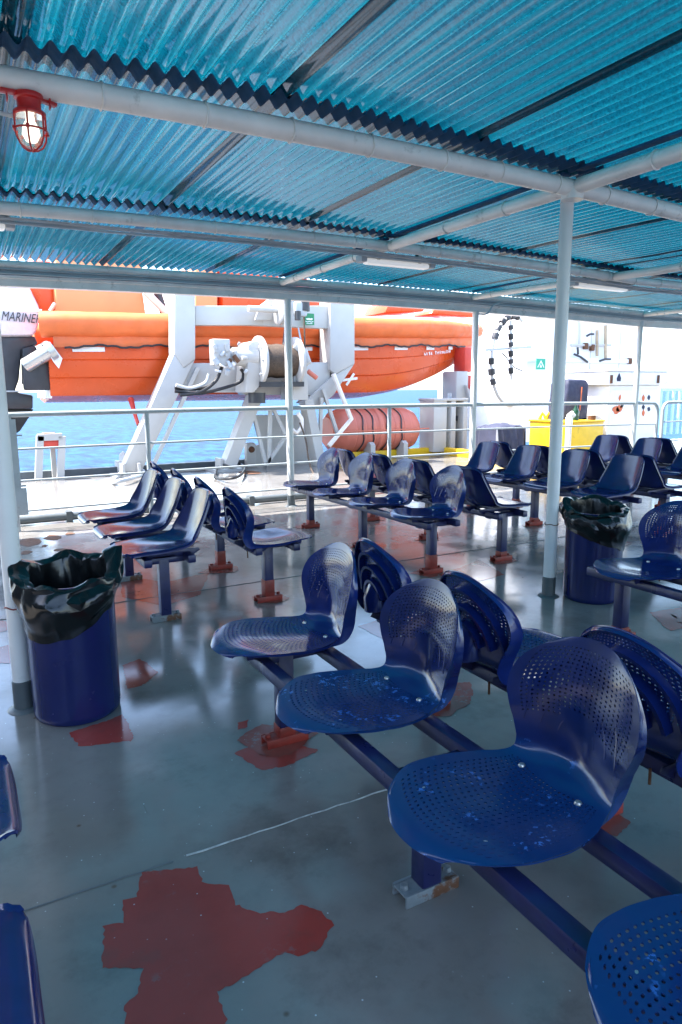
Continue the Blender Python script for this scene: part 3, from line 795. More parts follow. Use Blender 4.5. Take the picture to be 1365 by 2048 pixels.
MB().bar(A(612, 800, DY), A(640, 938, DY - .05), .16, .26).build('leg', M_davit, dv)
poly([(508, 830), (612, 830), (634, 934), (535, 934)], DY + .45, .05, 'web_plate')
for p, q in (((508, 830), (532, 930)), ((541, 820), (538, 930)), ((548, 820), (570, 868)), ((532, 930), (575, 868)), ((646, 778), (675, 866)), ((643, 795), (640, 897))):
    MB().bar(A(*p, DY - .05), A(*q, DY - .05), .055, .06).build('brace', M_davit, dv)
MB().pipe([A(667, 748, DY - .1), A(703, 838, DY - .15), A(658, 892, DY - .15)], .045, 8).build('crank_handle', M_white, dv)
for (x, y) in ((455, 944), (262, 948)):
    p = A(x, y, DY); MB().lim(p.x - .25, p.x + .25, DY - .1, DY + .4, 0, .04).build('foot_plate', M_davit, dv)
    for sx in (-.12, .12): MB().lim(p.x + sx - .02, p.x + sx + .02, DY - .08, DY + .2, .04, .22).build('clevis', M_davit, dv)
sh = A(560, 620, DY - .25)
MB().lathe([(.001, -.05), (.21, -.05), (.24, -.03), (.22, 0), (.24, .03), (.21, .05), (.001, .05)], 32, sh, 'X').build('sheave', M_davit, dv)
MB().lathe([(.001, .052), (.205, .052), (.225, .045), (.205, .051), (.001, .055)], 32, sh, 'X').build('sheave_rim', M_dark, dv)
MB().pipe([sh + Vector((-.55, 0, .0)), sh + Vector((.1, 0, 0))], .05, 12).build('sheave_axle', M_davit, dv)
# winch
wn = thing('boat_winch', 'white winch with brown wire rope on its drum, bolted to the davit', 'winch')
wc = A(553, 722, 10.55)
MB().lathe([(.001, -.3), (.25, -.3), (.27, -.2), (.26, -.1), (.275, 0), (.265, .12), (.27, .2), (.25, .3), (.001, .3)], 40, wc, 'X').build('rope_drum', M_rope, wn)
for dx in (-.31, .33):
    MB().lathe([(.001, -.035), (.37, -.035), (.39, -.02), (.39, .02), (.37, .035), (.001, .035)], 40, wc + Vector((dx, 0, 0)), 'X').build('drum_flange', M_davit, wn)
def wp(px, Y, d, name, mat=M_davit): MB().prism([A(x, y, Y) for x, y in px], (0, d, 0)).build(name, mat, wn, bevel=.015)
wp([(497, 690), (505, 682), (520, 680), (533, 690), (540, 715), (535, 755), (508, 785), (492, 785), (496, 730)], 10.42, .5, 'gear_case')
wp([(590, 690), (606, 690), (614, 720), (618, 800), (586, 800)], 10.45, .5, 'gear_case')
MB().pipe([wc + Vector((-.75, 0, .06)), wc + Vector((-.36, 0, .06))], [.14, .17], 20).build('motor', M_davit, wn)
MB().pipe([wc + Vector((-.98, 0, .1)), wc + Vector((-.76, 0, .06))], .09, 16).build('motor', M_davit, wn)
MB().box(A(440, 705, 10.5), (.28, .2, .4)).build('valve_block', M_davit, wn, bevel=.02)
for (x, y) in ((428, 690), (452, 688), (470, 702), (435, 720), (462, 725)): MB().pipe([A(x, y, 10.4), A(x + 4, y + 14, 10.4)], .035, 10).build('valve', M_davit, wn)
R = rnd(12)
for k in range(14):
    x, y = R.uniform(424, 492), R.uniform(684, 742); p_ = A(x, y, 10.38)
    MB().pipe([p_, p_ + Vector((R.uniform(-.1, .1), R.uniform(-.05, .05), R.uniform(-.1, .1)))], R.uniform(.015, .045), 8).build('fitting', R.choice([M_davit, M_white, M_lgrey, M_rust]), wn)
for k in range(8):
    a = k * pi / 4; p_ = wc + Vector((-.352, .30 * cos(a), .30 * sin(a))); MB().pipe([p_, p_ + Vector((-.03, 0, 0))], .022, 6).build('flange_bolt', M_lgrey, wn)
MB().lim(wc.x - .36, wc.x + .4, 10.35, 10.9, 1.38, 1.46).build('base_beam', M_dark, wn)
MB().pipe([A(514, 785, 10.6), A(514, 806, 10.6)], .14, 18).build('brake', M_dark, wn)
MB().pipe([A(590, 690, 10.4), A(607, 705, 10.38), A(614, 725, 10.36), A(608, 730, 10.36)], [.07, .08, .08, .05], 12).build('brake_lever', M_davit, wn)
MB().pipe([A(616, 742, 10.5), A(634, 756, 10.48)], .04, 10).build('hand_grip', M_raft, wn)
for k, pts in enumerate([[(350, 776), (385, 778), (420, 772), (440, 745), (447, 722)], [(350, 782), (395, 787), (440, 778), (480, 764), (487, 748), (482, 738)], [(352, 770), (380, 776), (410, 766), (418, 748)], [(360, 790), (400, 784), (432, 762), (443, 735)]]):
    P = [A(x, y, 10.6 - .03 * k) for x, y in pts]
    Q = [Vector([cr([p[i] for p in P], q / 20) for i in range(3)]) for q in range(21)]
    MB().pipe(Q, .026, 8).build('hydraulic_hose', M_black if k != 2 else M_lgrey, wn)
# falls (wire ropes)
fr = thing('wire_fall', 'dark wire ropes running from the davit sheave down to the winch', 'rope')
MB().pipe([sh + Vector((.1, 0, -.2)), wc + Vector((.12, -.02, .26))], .018, 6).build('rope', M_dark, fr)
MB().pipe([A(608, 610, 10.6), A(611, 725, 10.45)], .014, 6).build('rope', M_rope, fr)
MB().pipe([A(597, 655, 10.6), A(606, 700, 10.45)], .014, 6).build('rope', M_lgrey, fr)
bk = thing('pulley_block', 'small grey pulley block hanging beside the roof post above the winch', 'pulley')
MB().box(A(601, 618, 10.5), (.22, .12, .24)).build('cheek', M_lgrey, bk, bevel=.04)
MB().pipe([A(596, 622, 10.45), A(596, 640, 10.45)], .05, 12).build('hook', M_dark, bk)
MB().pipe([A(609, 600, 10.5), A(609, 622, 10.5)], .09, 12).build('swivel', M_dark, bk)
rp = MB().pipe([Vector([cr([p[i] for p in [A(600, 845, 10.4), A(612, 880, 10.3), A(618, 920, 10.1), A(628, 948, 9.9), A(648, 960, 9.75)]], q / 24) for i in range(3)]) for q in range(25)], .014, 6).build('loose_line', M_rope)
tag(rp, 'thin line trailing from the winch down to the outer deck', 'rope')
MB_ = MB().pipe([A(596, 826, 10.45), A(604, 838, 10.45), A(604, 855, 10.45), A(594, 866, 10.45), A(586, 860, 10.45)], .035, 10)
MB_.build('crank', M_white, wn)
# green sign on the davit
def sign(name, x0, y0, x1, y1, Y, mat, label, glyph):
    t_ = thing(name, label, 'sign')
    p, q = A(x0, y0, Y), A(x1, y1, Y)
    MB().lim(p.x, q.x, Y, Y + .012, q.z, p.z).build('panel', mat, t_)
    W_, H_ = q.x - p.x, p.z - q.z
    for outline in glyph:
        MB().prism([(p.x + u * W_, Y - .004, q.z + v_ * H_) for u, v_ in outline], (0, .0035, 0)).build('pictogram', M_signw, t_)
    return t_
wave = [(.1, .34), (.3, .28), (.5, .34), (.7, .28), (.9, .34), (.9, .28), (.7, .22), (.5, .28), (.3, .22), (.1, .28)]
sign('safety_sign', 609, 626, 629, 650, DY - .02, M_green, 'small dark green sign with white boat on the davit', [[(.15, .55), (.25, .42), (.75, .42), (.87, .55), (.7, .6), (.6, .55), (.45, .6), (.3, .56)], wave, [(.2, .1), (.8, .1), (.8, .15), (.2, .15)]])

# ================================================================== RESCUE BOAT
bt = thing('rescue_boat', 'orange rescue boat hung in the davit, long hull with padded rim', 'boat')
BC = 12.75
def hb(x):
    if x < 6.3: return 1.20 - .05 * max(0, (2.2 - x)) ** 2
    u = (x - 6.3) / 4.35; return max(.03, 1.20 * (1 - u ** 2.1))
def zt(x): return 2.34 + .024 * (x - 1.2) + .0022 * max(0, x - 5) ** 2     # centre height of padded rim
def zk(x):
    if x < 7.0: return 1.17
    u = (x - 7.0) / 3.35; return 1.17 + .95 * u ** 1.8
xs = [1.28 + q * (10.45 - 1.28) / 60 for q in range(61)]
def hull_prof(x):
    b, zr, zb = hb(x), zt(x) - .30, zk(x); H_ = max(.05, zr - zb)
    pr = [(1.0, 1.0), (.992, .86), (.984, .74), (.952, .715), (.945, .55), (.93, .43), (.895, .405), (.87, .22), (.82, .10), (.55, .03), (0, -.03)]
    return [(b * u * (1 if k < 1 else 1), zb + H_ * v_) for k, (u, v_) in enumerate(pr)]
G = []
for x in xs:
    p = hull_prof(x); k = max(0, (x - 7.5) / 3)
    near = [(x - .35 * k * (zt(x) - z) * .5, BC - y, z) for y, z in p]
    far = [(q[0], 2 * BC - q[1], q[2]) for q in near[::-1][1:]]
    G.append(near + far)
hm = MB(); hm.grid(G); hm.f.append(tuple(range(len(G[0]) - 1, -1, -1)))
hull = hm.build('hull', M_orange, bt)
# padded rim with canvas cover
def rim_loop():
    pts = [(1.20, BC - hb(1.3) + .04, zt(1.2))] + [(x, BC - hb(x) + .02, zt(x)) for x in xs]; pts += [(10.62, BC, zt(10.5) + .02)]
    pts += [(x, BC + hb(x) - .02, zt(x)) for x in xs[::-1]]; return pts
rl = rim_loop(); nR = 18; vs = []; fs = []
for i, p in enumerate(rl):
    a_, b_ = Vector(rl[max(0, i - 1)]), Vector(rl[min(len(rl) - 1, i + 1)]); d = (b_ - a_).normalized(); out = Vector((d.y, -d.x, 0)).normalized()
    R_ = .20 if p[0] < 9 else .20 - .04 * (p[0] - 9)
    for j in range(nR):
        an = 2 * pi * j / nR; rx, rz_ = cos(an), sin(an)
        wr = 1 + .05 * noise.noise(Vector((p[0] * 2.2, an, 1))) + .02 * noise.noise(Vector((p[0] * 9, an * 2, 4)))
        dz = -.02 * max(0, -rz_) + (.06 if rz_ > .8 else 0) * 0
        vs.append(Vector(p) + out * rx * R_ * 1.0 * wr + Vector((0, 0, rz_ * R_ * .92 * wr + dz)))
for i in range(len(rl) - 1):
    for j in range(nR): j2 = (j + 1) % nR; fs.append((i * nR + j, i * nR + j2, (i + 1) * nR + j2, (i + 1) * nR + j))
fs.append(tuple(range(nR))); fs.append(tuple((len(rl) - 1) * nR + j for j in range(nR)))
MB().add(vs, fs).build('padded_rim', M_oranget, bt)
# canvas skirt under the rim, wrinkled
G = []
for i, x in enumerate([1.35 + q * .06 for q in range(150)]):
    b = hb(x); wv = .012 * noise.noise(Vector((x * 4, 0, 0))) + .02 * abs(noise.noise(Vector((x * 7, 3, 0)))) * (1 if x > 6 else .4)
    lo = .015 * sin(x * 7) + .01 * sin(x * 17)
    G.append([(x, BC - b - .02, zt(x) - .16), (x, BC - b - .045 - wv, zt(x) - .22), (x, BC - b - .035 - wv * .5, zt(x) - .34 + lo)])
MB().grid(G).build('canvas_skirt', M_oranget, bt, solid=.006)
pts = [(1.5 + q * .07, BC - hb(1.5 + q * .07) - .075, zt(1.5 + q * .07) - .345 + .02 * sin((1.5 + q * .07) * 7) + .01 * sin(q * 1.9)) for q in range(120)]
MB().pipe(pts, .018, 6).build('grab_line', M_black, bt)
for x0, x1, dz in ((1.62, 2.1, -.42), (5.4, 5.75, -.42), (6.6, 6.95, -.42), (7.6, 7.95, -.42), (8.5, 8.75, -.42), (9.25, 9.4, -.42)):
    MB().prism([(x0, BC - hb(x0) - .012, zt(x0) + dz), (x1, BC - hb(x1) - .012, zt(x1) + dz), (x1, BC - hb(x1) - .012, zt(x1) + dz + .07), (x0, BC - hb(x0) - .012, zt(x0) + dz + .07)], (0, .01, 0)).build('reflective_tape', M_signw, bt)
xq = 6.55
for dx, dz, L, an in ((0, 0, .36, .12), (.02, .0, .28, .9)):
    MB().bar((xq + dx - L / 2 * cos(an), BC - hb(xq) * .945 - .03, 1.52 - L / 2 * sin(an)), (xq + dx + L / 2 * cos(an), BC - hb(xq) * .945 - .02, 1.52 + L / 2 * sin(an)), .045, .012).build('tape_cross', M_signw, bt)
R = rnd(4)
for k in range(13):                                    # weathered lettering on the bow, too worn to read
    x = 8.45 + k * .07; z = zt(x) - .5 + .004 * k
    if k == 4: continue
    MB().bar((x, BC - hb(x) * .992 - .022, z - .035), (x + R.uniform(-.01, .01), BC - hb(x) * .992 - .018, z + R.uniform(.015, .035)), .014, .008).build('worn_lettering', M_signw, bt)
    if k % 3 != 1: MB().bar((x - .02, BC - hb(x) * .992 - .022, z + R.uniform(-.03, .03)), (x + .025, BC - hb(x + .025) * .992 - .022, z + R.uniform(-.03, .03)), .012, .008).build('worn_lettering', M_signw, bt)
# transom fittings
MB().lim(1.27, 1.30, BC - .95, BC + .95, 1.22, 2.1).build('transom', M_signw, bt)
MB().prism([A(86, 683, 11.55), A(100, 683, 11.53), A(125, 717, 11.53), A(118, 737, 11.53), A(106, 722, 11.53)], (0, .015, 0)).build('corner_plate', M_signw, bt)
MB().pipe([A(51, 731, 11.75), A(100, 702, 11.6)], .11, 14).build('steering_ram', M_silver, bt)
MB().pipe([A(96, 704, 11.5), A(106, 698, 11.5)], .15, 14).build('ram_mount', M_silver, bt)
MB().box(A(72, 748, 11.9), (.38, .3, .5)).build('engine_bracket', M_dark, bt, bevel=.03)
# cabin
def cab(px, Y, d, name, mat): MB().prism([A(x, y, Y) for x, y in px], (0, d, 0)).build(name, mat, bt, bevel=.06)
cab([(112, 632), (108, 540), (112, 500), (288, 500), (284, 560), (294, 634)], 12.1, 1.3, 'cabin', M_orangelit)
cab([(84, 632), (58, 573), (50, 520), (104, 520), (109, 575), (118, 632)], 12.25, 1.0, 'engine_cover', M_orange)
cab([(391, 640), (391, 520), (437, 520), (437, 640)], 12.3, 1.0, 'cabin', M_orangelit)
cab([(447, 640), (440, 520), (560, 520), (560, 640)], 12.3, 1.0, 'cabin', M_orange)
cab([(610, 640), (605, 540), (640, 590), (655, 640)], 12.3, .9, 'cabin', M_orange)
cab([(770, 626), (778, 604), (845, 600), (853, 622)], 12.3, .9, 'fore_cover', M_orange)
cab([(860, 628), (870, 618), (945, 616), (955, 634), (900, 630)], 12.4, .7, 'fore_cover', M_orange)
MB().pipe([A(292, 584, 12.0), A(342, 634, 12.0)], .06, 10).build('stay', M_white, bt)
MB().pipe([A(312, 575, 12.3), A(330, 632, 12.3)], .07, 10).build('stay', M_dark, bt)
MB().pipe([A(100, 622, 12.0), A(110, 606, 12.0)], .03, 8).build('cleat', M_silver, bt)
MB().prism([A(341, 658, 11.5), A(347, 658, 11.5), A(347, 680, 11.5), A(341, 680, 11.5)], (0, .02, 0)).build('handle', M_signw, bt)
# outboard engine
oe = thing('outboard_engine', 'white and black outboard engine lettered MARINER on the boat stern', 'engine')
OY = 12.0
def ob(px, Y, d, name, mat, bev=.06): return MB().prism([A(x, y, Y) for x, y in px], (0, d, 0)).build(name, mat, oe, bevel=bev)
ob([(-70, 612), (-60, 560), (20, 540), (60, 574), (82, 618), (80, 640), (70, 672), (-70, 672)], OY, .75, 'cowl', M_pink, .08)
ob([(-72, 615), (30, 614), (84, 618), (84, 624), (-72, 621)], OY - .012, .02, 'cowl_trim', M_signw, .003)
ob([(-60, 672), (70, 672), (76, 688), (44, 700), (38, 760), (30, 782), (40, 786), (66, 790), (66, 818), (-60, 818)], OY + .1, .5, 'leg_casing', M_dark, .03)
ob([(-60, 781), (38, 781), (38, 784), (-60, 784)], OY + .06, .5, 'leg_trim', M_lgrey, .003)
ob([(-60, 818), (67, 818), (64, 826), (40, 862), (34, 866), (-60, 830)], OY + .25, .2, 'skeg', M_black, .01)
ob([(44, 696), (70, 690), (76, 700), (58, 730), (55, 760), (46, 770)], OY - .02, .3, 'swivel_bracket', M_black, .03)
fc = bpy.data.curves.new('lettering', 'FONT'); fc.body = 'MARINER'; fc.size = .20; fc.extrude = .004; fc.shear = .35
fo = bpy.data.objects.new('lettering', fc); COL.objects.link(fo); fo.rotation_euler = (radians(90), radians(2), 0)
pL = A(3, 640, OY - .02); fo.location = pL
bpy.context.view_layer.update()
dg = bpy.context.evaluated_depsgraph_get(); fme = bpy.data.meshes.new_from_object(fo.evaluated_get(dg)); fm = fo.matrix_world.copy()
bpy.data.objects.remove(fo); fme.transform(fm); fme.materials.clear(); fme.materials.append(M_letter)
fx = [v_.co.x for v_ in fme.vertices]; wid = max(fx) - min(fx); tgt = A(82, 640, OY - .02).x - pL.x
for v_ in fme.vertices: v_.co.x = pL.x + (v_.co.x - min(fx)) * tgt / wid
link('lettering', fme, oe)
st = MB().pipe([A(262, 798, 11.8), A(268, 822, 11.6), A(277, 850, 11.4)], [.05, .035, .03], 8).build('lashing_strap', M_redp)
tag(st, 'red lashing strap hanging under the orange boat', 'strap')

# stand, raft, kerbs
sdn = thing('roller_stand', 'small white stand with red roller at the deck edge', 'stand')
for x in (80, 124): MB().bar(A(x - 3, 958, 11.3), A(x, 872, 11.3), .1, .12).build('leg', M_davit, sdn)
MB().bar(A(110, 958, 11.5), A(104, 880, 11.4), .07, .07).build('brace', M_davit, sdn)
MB().bar(A(75, 875, 11.3), A(124, 873, 11.3), .1, .12).build('top_bar', M_davit, sdn)
MB().pipe([A(83, 886, 11.35), A(116, 886, 11.35)], .09, 14).build('roller', M_redp, sdn)
MB().prism([A(83, 873, 11.3), A(88, 866, 11.3), A(110, 866, 11.3), A(116, 873, 11.3)], (0, .2, 0)).build('cap', M_raft, sdn)
rf = thing('liferaft_canister', 'orange liferaft canister strapped on its cradle behind the railing', 'liferaft')
r0, r1 = A(652, 862, 11.7), A(826, 858, 11.7); rc = (r0 + r1) / 2; RL = (r1.x - r0.x)
prof = [(.001, -.5), (.22, -.5), (.33, -.46), (.40, -.38), (.43, -.26)]
rr = .43
P = [(.001, -RL / 2), (.27, -RL / 2 + .01), (.37, -RL / 2 + .1), (rr - .01, -RL / 2 + .24)]
x = -RL / 2 + .28
while x < -.06: P += [(rr, x), (rr, x + .16), (rr - .012, x + .175), (rr - .012, x + .19)]; x += .21
P += [(rr + .012, -.05), (rr + .022, -.03), (rr + .022, .03), (rr + .012, .05)]
x = .1
while x < RL / 2 - .3: P += [(rr - .012, x), (rr, x + .015), (rr, x + .17), (rr - .012, x + .185)]; x += .21
P += [(rr - .01, RL / 2 - .24), (.37, RL / 2 - .1), (.27, RL / 2 - .01), (.001, RL / 2)]
MB().lathe(P, 40, rc, 'X').build('canister', M_raft, rf)
for dx in (-.42, -.2, .12, .45):
    MB().pipe([rc + Vector((dx + .02 * sin(q), (rr + .014) * cos(q * pi / 18), (rr + .014) * sin(q * pi / 18))) for q in range(36)], .014, 6, closed=True).build('strap', M_dark, rf)
MB().bar(rc + Vector((-RL / 2 + .15, -rr - .02, .02)), rc + Vector((RL / 2 + .08, -rr - .02, .02)), .02, .03).build('seam_flange', M_raft, rf)
for dx in (-.3, .45):
    MB().prism([(rc.x + dx, rc.y - .5, rc.z - .25), (rc.x + dx, rc.y - .42, rc.z - .2), (rc.x + dx, rc.y, rc.z - .46), (rc.x + dx, rc.y + .45, rc.z - .2), (rc.x + dx, rc.y + .45, 0), (rc.x + dx, rc.y - .5, 0)], (.1, 0, 0)).build('cradle', M_davit, rf)
ky = thing('yellow_kerb', 'yellow painted kerb round the outer deck edge', 'kerb')
MB().lim(5.2, 8.75, 11.45, 11.63, 0, .15).build('kerb', M_yellow, ky, bevel=.01)
MB().lim(8.6, 8.76, 8.2, 11.44, 0, .15).build('kerb', M_yellow, ky, bevel=.01)
kd = MB().lim(-14, 5.1, 11.55, 11.70, 0, .11).build('edge_kerb', M_grey); tag(kd, 'dark kerb along the outer deck edge at left', 'kerb')
# hoses and fittings lying on the outer deck
for pts, lab, r in ([[(430, 958), (440, 936), (470, 930), (490, 940), (480, 962), (455, 966)], 'black hose looped round the foot of the davit leg', .022], [[(225, 968), (245, 955), (275, 945), (290, 952), (260, 968), (235, 972)], 'grey rope coil on the outer deck at left', .03]):
    P = [Vector((*floor_pt(x, y), .03)) for x, y in pts]; P.append(P[0])
    o = MB().pipe([Vector([cr([p[i] for p in P], q / 40) for i in range(3)]) + Vector((0, 0, .05 * abs(sin(q / 6)))) for q in range(41)], r, 8).build('hose' if r < .025 else 'rope_coil', M_black if r < .025 else M_lgrey); tag(o, lab, 'hose' if r < .025 else 'rope')
MB_ = thing('fairlead', 'white round fairlead at the deck edge by the davit leg', 'fitting')
for k, x in enumerate((247, 498)):
    p = A(x, 915, 11.25 if k else 11.6)
    if k == 0: MB().lathe([(.001, -.05), (.12, -.05), (.16, 0), (.12, .05), (.001, .05)], 20, (p.x, p.y, .2), 'X').build('wheel', M_davit, MB_); MB().lim(p.x - .12, p.x + .12, p.y - .12, p.y + .12, 0, .2).build('base', M_davit, MB_)
hr = thing('hawse_roller', 'white plate with round hole at the deck edge right of the davit leg', 'fitting')
p = A(500, 918, 11.5); MB().lim(p.x - .1, p.x + .1, 11.4, 11.55, 0, .42).build('plate', M_davit, hr, bevel=.05)
MB().lathe([(.001, 11.37), (.05, 11.37), (.06, 11.41), (.001, 11.41)], 16, (p.x, 0, .3), 'Y').build('hole', M_rust, hr)
MB().prism([(p.x + .1, 11.45, 0), (p.x + .1, 11.45, .35), (p.x + .75, 11.45, .62), (p.x + .75, 11.45, 0)], (0, .05, 0)).build('web', M_davit, hr)

# ================================================================== RIGHT SIDE OF THE OUTER DECK
cb = thing('equipment_cabinet', 'open white cabinet full of dark hydraulic gear behind the railing', 'cabinet')
def L_(x0, y0, x1, y1, Y, d, name, mat, parent, bev=.01):
    p, q = A(x0, y0, Y), A(x1, y1, Y); return MB().lim(p.x, q.x, Y, Y + d, min(p.z, q.z), max(p.z, q.z)).build(name, mat, parent, bevel=bev)
L_(869, 800, 893, 903, 11.3, .5, 'frame', M_davit, cb)
L_(904, 800, 911, 900, 11.3, .4, 'frame', M_davit, cb)
L_(928, 800, 934, 900, 11.3, .4, 'frame', M_davit, cb)
L_(869, 797, 938, 801, 11.28, .55, 'top', M_davit, cb)
L_(893, 802, 904, 900, 11.6, .1, 'back_panel', M_dark, cb)
L_(911, 802, 928, 898, 11.55, .1, 'back_panel', M_dark, cb)
R = rnd(9)
for k in range(22):
    x, y = R.choice([R.uniform(894, 903), R.uniform(912, 927)]), R.uniform(806, 892)
    MB().pipe([A(x, y, 11.5), A(x + R.uniform(-2, 2), y + R.uniform(3, 12), 11.5)], R.uniform(.02, .045), 8).build('valve', R.choice([M_dark, M_lgrey, M_foot, M_black, M_silver]), cb)
for x in (897.5, 901.5): MB().pipe([A(x, 798, 11.4), A(x, 786, 11.4)], .022, 8).build('pin', M_lgrey, cb)
rd = thing('red_crane_post', 'red crane post behind the roof post right of the bow', 'crane')
L_(931, 694, 947, 744, 11.9, .4, 'mast', M_redp, rd, .04)
L_(935, 750, 950, 868, 11.9, .3, 'mast', M_redp, rd, .02)
L_(914, 742, 937, 800, 11.8, .5, 'pedestal', M_davit, rd, .03)
poly([(934, 770), (946, 790), (968, 880), (958, 880)], 11.7, .12, 'stay', M_davit, rd, .005)
# white tank with rope wrapped hoop
tk = thing('white_tank', 'rounded white tank right of the roof post, overexposed in the sun', 'tank')
pt = A(1022, 800, 11.2); rb = (A(1075, 800, 11.2).x - A(975, 800, 11.2).x) / 2
MB().lathe([(rb * .9, 0), (rb * .96, .35), (rb, .75), (rb * .93, 1.1), (rb * .75, 1.38), (rb * .45, 1.55), (.001, 1.6)], 32, (pt.x, 11.2 + rb * .9, 0)).build('shell', M_signw, tk)
hp = thing('rope_wrapped_hoop', 'white hoop wrapped with dark rope standing on the white tank', 'hoop')
hc = A(1024, 722, 11.1); hr_ = (A(1065, 722, 11.1) - A(985, 722, 11.1)).length / 2
def hoop(a): return hc + Vector((hr_ * 1.0 * cos(a), 0, hr_ * 1.65 * sin(a)))
MB().pipe([hoop(pi * .35 + q * pi * 1.3 / 40) for q in range(41)], .035, 8).build('hoop', M_davit, hp)
for k in range(9):
    a = pi * (.42 + k * .075) + (.35 if k > 5 else 0)
    MB().pipe([hoop(a), hoop(a + .07 + .05 * (k % 3 == 1)), hoop(a + .14)], .062 + .012 * (k % 2), 10).build('rope_wrap', M_dark if k % 3 else M_black, hp)
MB().pipe([A(1022, 640, 11.05), A(1023, 760, 11.05)], .03, 8).build('upright', M_davit, hp)
for k in range(6): MB().pipe([A(1022, 650 + k * 17, 11.05), A(1023, 659 + k * 17 + 3 * (k % 2), 11.05)], .055, 10).build('rope_wrap', M_black if k % 2 else M_dark, hp)
MB().bar(A(970, 700, 11.1), A(1062, 694, 11.1), .05, .05).build('crossbar', M_lgrey, hp)
MB().pipe([A(1005, 705, 11.15), A(1030, 735, 11.1), A(1046, 742, 11.1)], .014, 6).build('cord', M_dark, hp)
# deckhouse casing
dh = thing('deckhouse', 'tall white ship casing beyond the railing, bleached by sunlight', 'deckhouse')
q0 = A(1050, 800, 12.9).x; q1 = A(1262, 800, 12.9).x
MB().lim(q0, q1, 12.9, 16.5, 0, 5.2).build('wall', M_signw, dh, bevel=.05)
MB().lim(q0 - .1, q1 + .15, 12.8, 12.895, 1.98, 2.08).build('ledge', M_signw, dh)
for (x, y0_, y1_) in ((1195, 660, 712), (1212, 650, 720)): MB().pipe([A(x, y0_, 12.8), A(x, y1_, 12.8)], .04, 10).build('pipe', M_tan, dh)
for (x, y, x2, y2) in ((1149, 708, 1176, 724), (1156, 695, 1157, 708), (1200, 722, 1222, 718), (1174, 672, 1188, 668)): MB().pipe([A(x, y, 12.78), A((x + x2) / 2, (y + y2) / 2 - 2, 12.75), A(x2, y2, 12.78)], .028, 6).build('cable', M_dark, dh)
for (x, y) in ((1260, 722), (1172, 692), (1185, 695)): MB().box(A(x, y, 12.82), (.12, .1, .16)).build('wall_light', M_rust, dh, bevel=.02)
sign('muster_sign', 1074, 717, 1091, 739, 12.6, M_sgreen, 'light green muster sign with white people symbol on the casing', [[(.12, .2), (.5, .86), (.88, .2), (.8, .2), (.5, .7), (.2, .2)], [(.38, .2), (.5, .5), (.62, .2)]])
MB_ = bpy.data.objects[-1] if False else None
# covers, yellow box, locker
cv = thing('covered_reel', 'low object under a grey-blue canvas cover left of the yellow box', 'cover')
p, q = A(996, 860, 9.9), A(1050, 860, 9.9)
G = []
for i in range(13):
    u = i / 12; row = []
    for j in range(9):
        v_ = j / 8; ww = .04 * noise.noise(Vector((u * 5, v_ * 5, 2)))
        row.append((p.x + (q.x - p.x) * u, 9.9 + .6 * v_, .62 + ww + .05 * sin(pi * u) * sin(pi * v_) - .03 * (abs(u - .5) > .45)))
    G.append(row)
top_ = MB().grid(G)
for (ex, s_) in ((0, 1), (12, 1)):
    top_.grid([[(G[ex][j][0] + (-.03 if ex == 0 else .03) + .02 * sin(j * 2), G[ex][j][1], G[ex][j][2] - .0) for j in range(9)], [(G[ex][j][0] + (-.05 if ex == 0 else .05) + .03 * sin(j * 3), G[ex][j][1], .05) for j in range(9)]])
top_.grid([[G[i][0] for i in range(13)], [(G[i][0][0], 9.9 - .03 + .03 * sin(i * 2.2), .38) for i in range(13)], [(G[i][0][0], 9.9 - .05 + .05 * sin(i * 1.7), .05) for i in range(13)]])
top_.build('canvas', M_navyc, cv)
yb_ = thing('yellow_box', 'bright yellow steel box behind the railing, right of the thick post', 'box')
p, q = A(1141, 846, 9.3), A(1205, 905, 9.3)
MB().lim(p.x, q.x, 9.3, 10.35, .0, p.z).build('body', M_yellow, yb_, bevel=.015)
MB().lim(p.x - .025, q.x + .02, 9.28, 10.37, p.z + .001, p.z + .035).build('lid', M_yellow, yb_, bevel=.008)
MB().pipe([(q.x - .2, 9.42, p.z + .035), (q.x - .2, 9.42, p.z + .12)], .07, 14).build('filler_cap', M_rust, yb_)
for k in range(3): MB().pipe([A(1080 + 13 * k, 838, 10.2), A(1086 + 13 * k, 826, 10.15), A(1092 + 13 * k, 836, 10.1)], .035, 8).build('lashing', M_yellow, yb_)
bo = thing('bottle', 'dark green bottle standing on the yellow box', 'bottle')
pb = A(1149, 846, 9.35); MB().lathe([(.001, 0), (.062, 0), (.066, .02), (.066, .17), (.05, .21), (.024, .26), (.022, .33), (.001, .33)], 20, (pb.x + .08, 9.4, p.z + .036)).build('glass', M_bottle, bo)
cv2 = thing('covered_stand', 'tall narrow stand under a navy canvas cover above the yellow box', 'cover')
p2, q2 = A(1134, 758, 9.7), A(1180, 835, 9.7)
lv = [(q2.z - .03, 1.0, .0), (q2.z + .25, 1.0, 1), (p2.z - .35, .97, 1), (p2.z - .1, .93, 1), (p2.z - .02, .82, .6), (p2.z, .5, .3), (p2.z + .01, .02, 0)]
G = []; cxm, hw = (p2.x + q2.x) / 2, (q2.x - p2.x) / 2
for z, k, am in lv:
    row = []
    for j in range(41):
        a = 2 * pi * j / 40; ca, sa = cos(a), sin(a); e_ = .45
        xx = (abs(ca) ** e_) * (1 if ca > 0 else -1); yy = (abs(sa) ** e_) * (1 if sa > 0 else -1)
        ww = 1 + am * (.035 * sin(5 * a + z * 4) + .03 * sin(9 * a - z * 7))
        row.append((cxm + hw * k * xx * ww, 9.95 + .26 * k * yy * ww, z + .03 * sin(4 * a) * (z < q2.z)))
    G.append(row)
MB().grid(G).build('canvas', M_navyc, cv2)
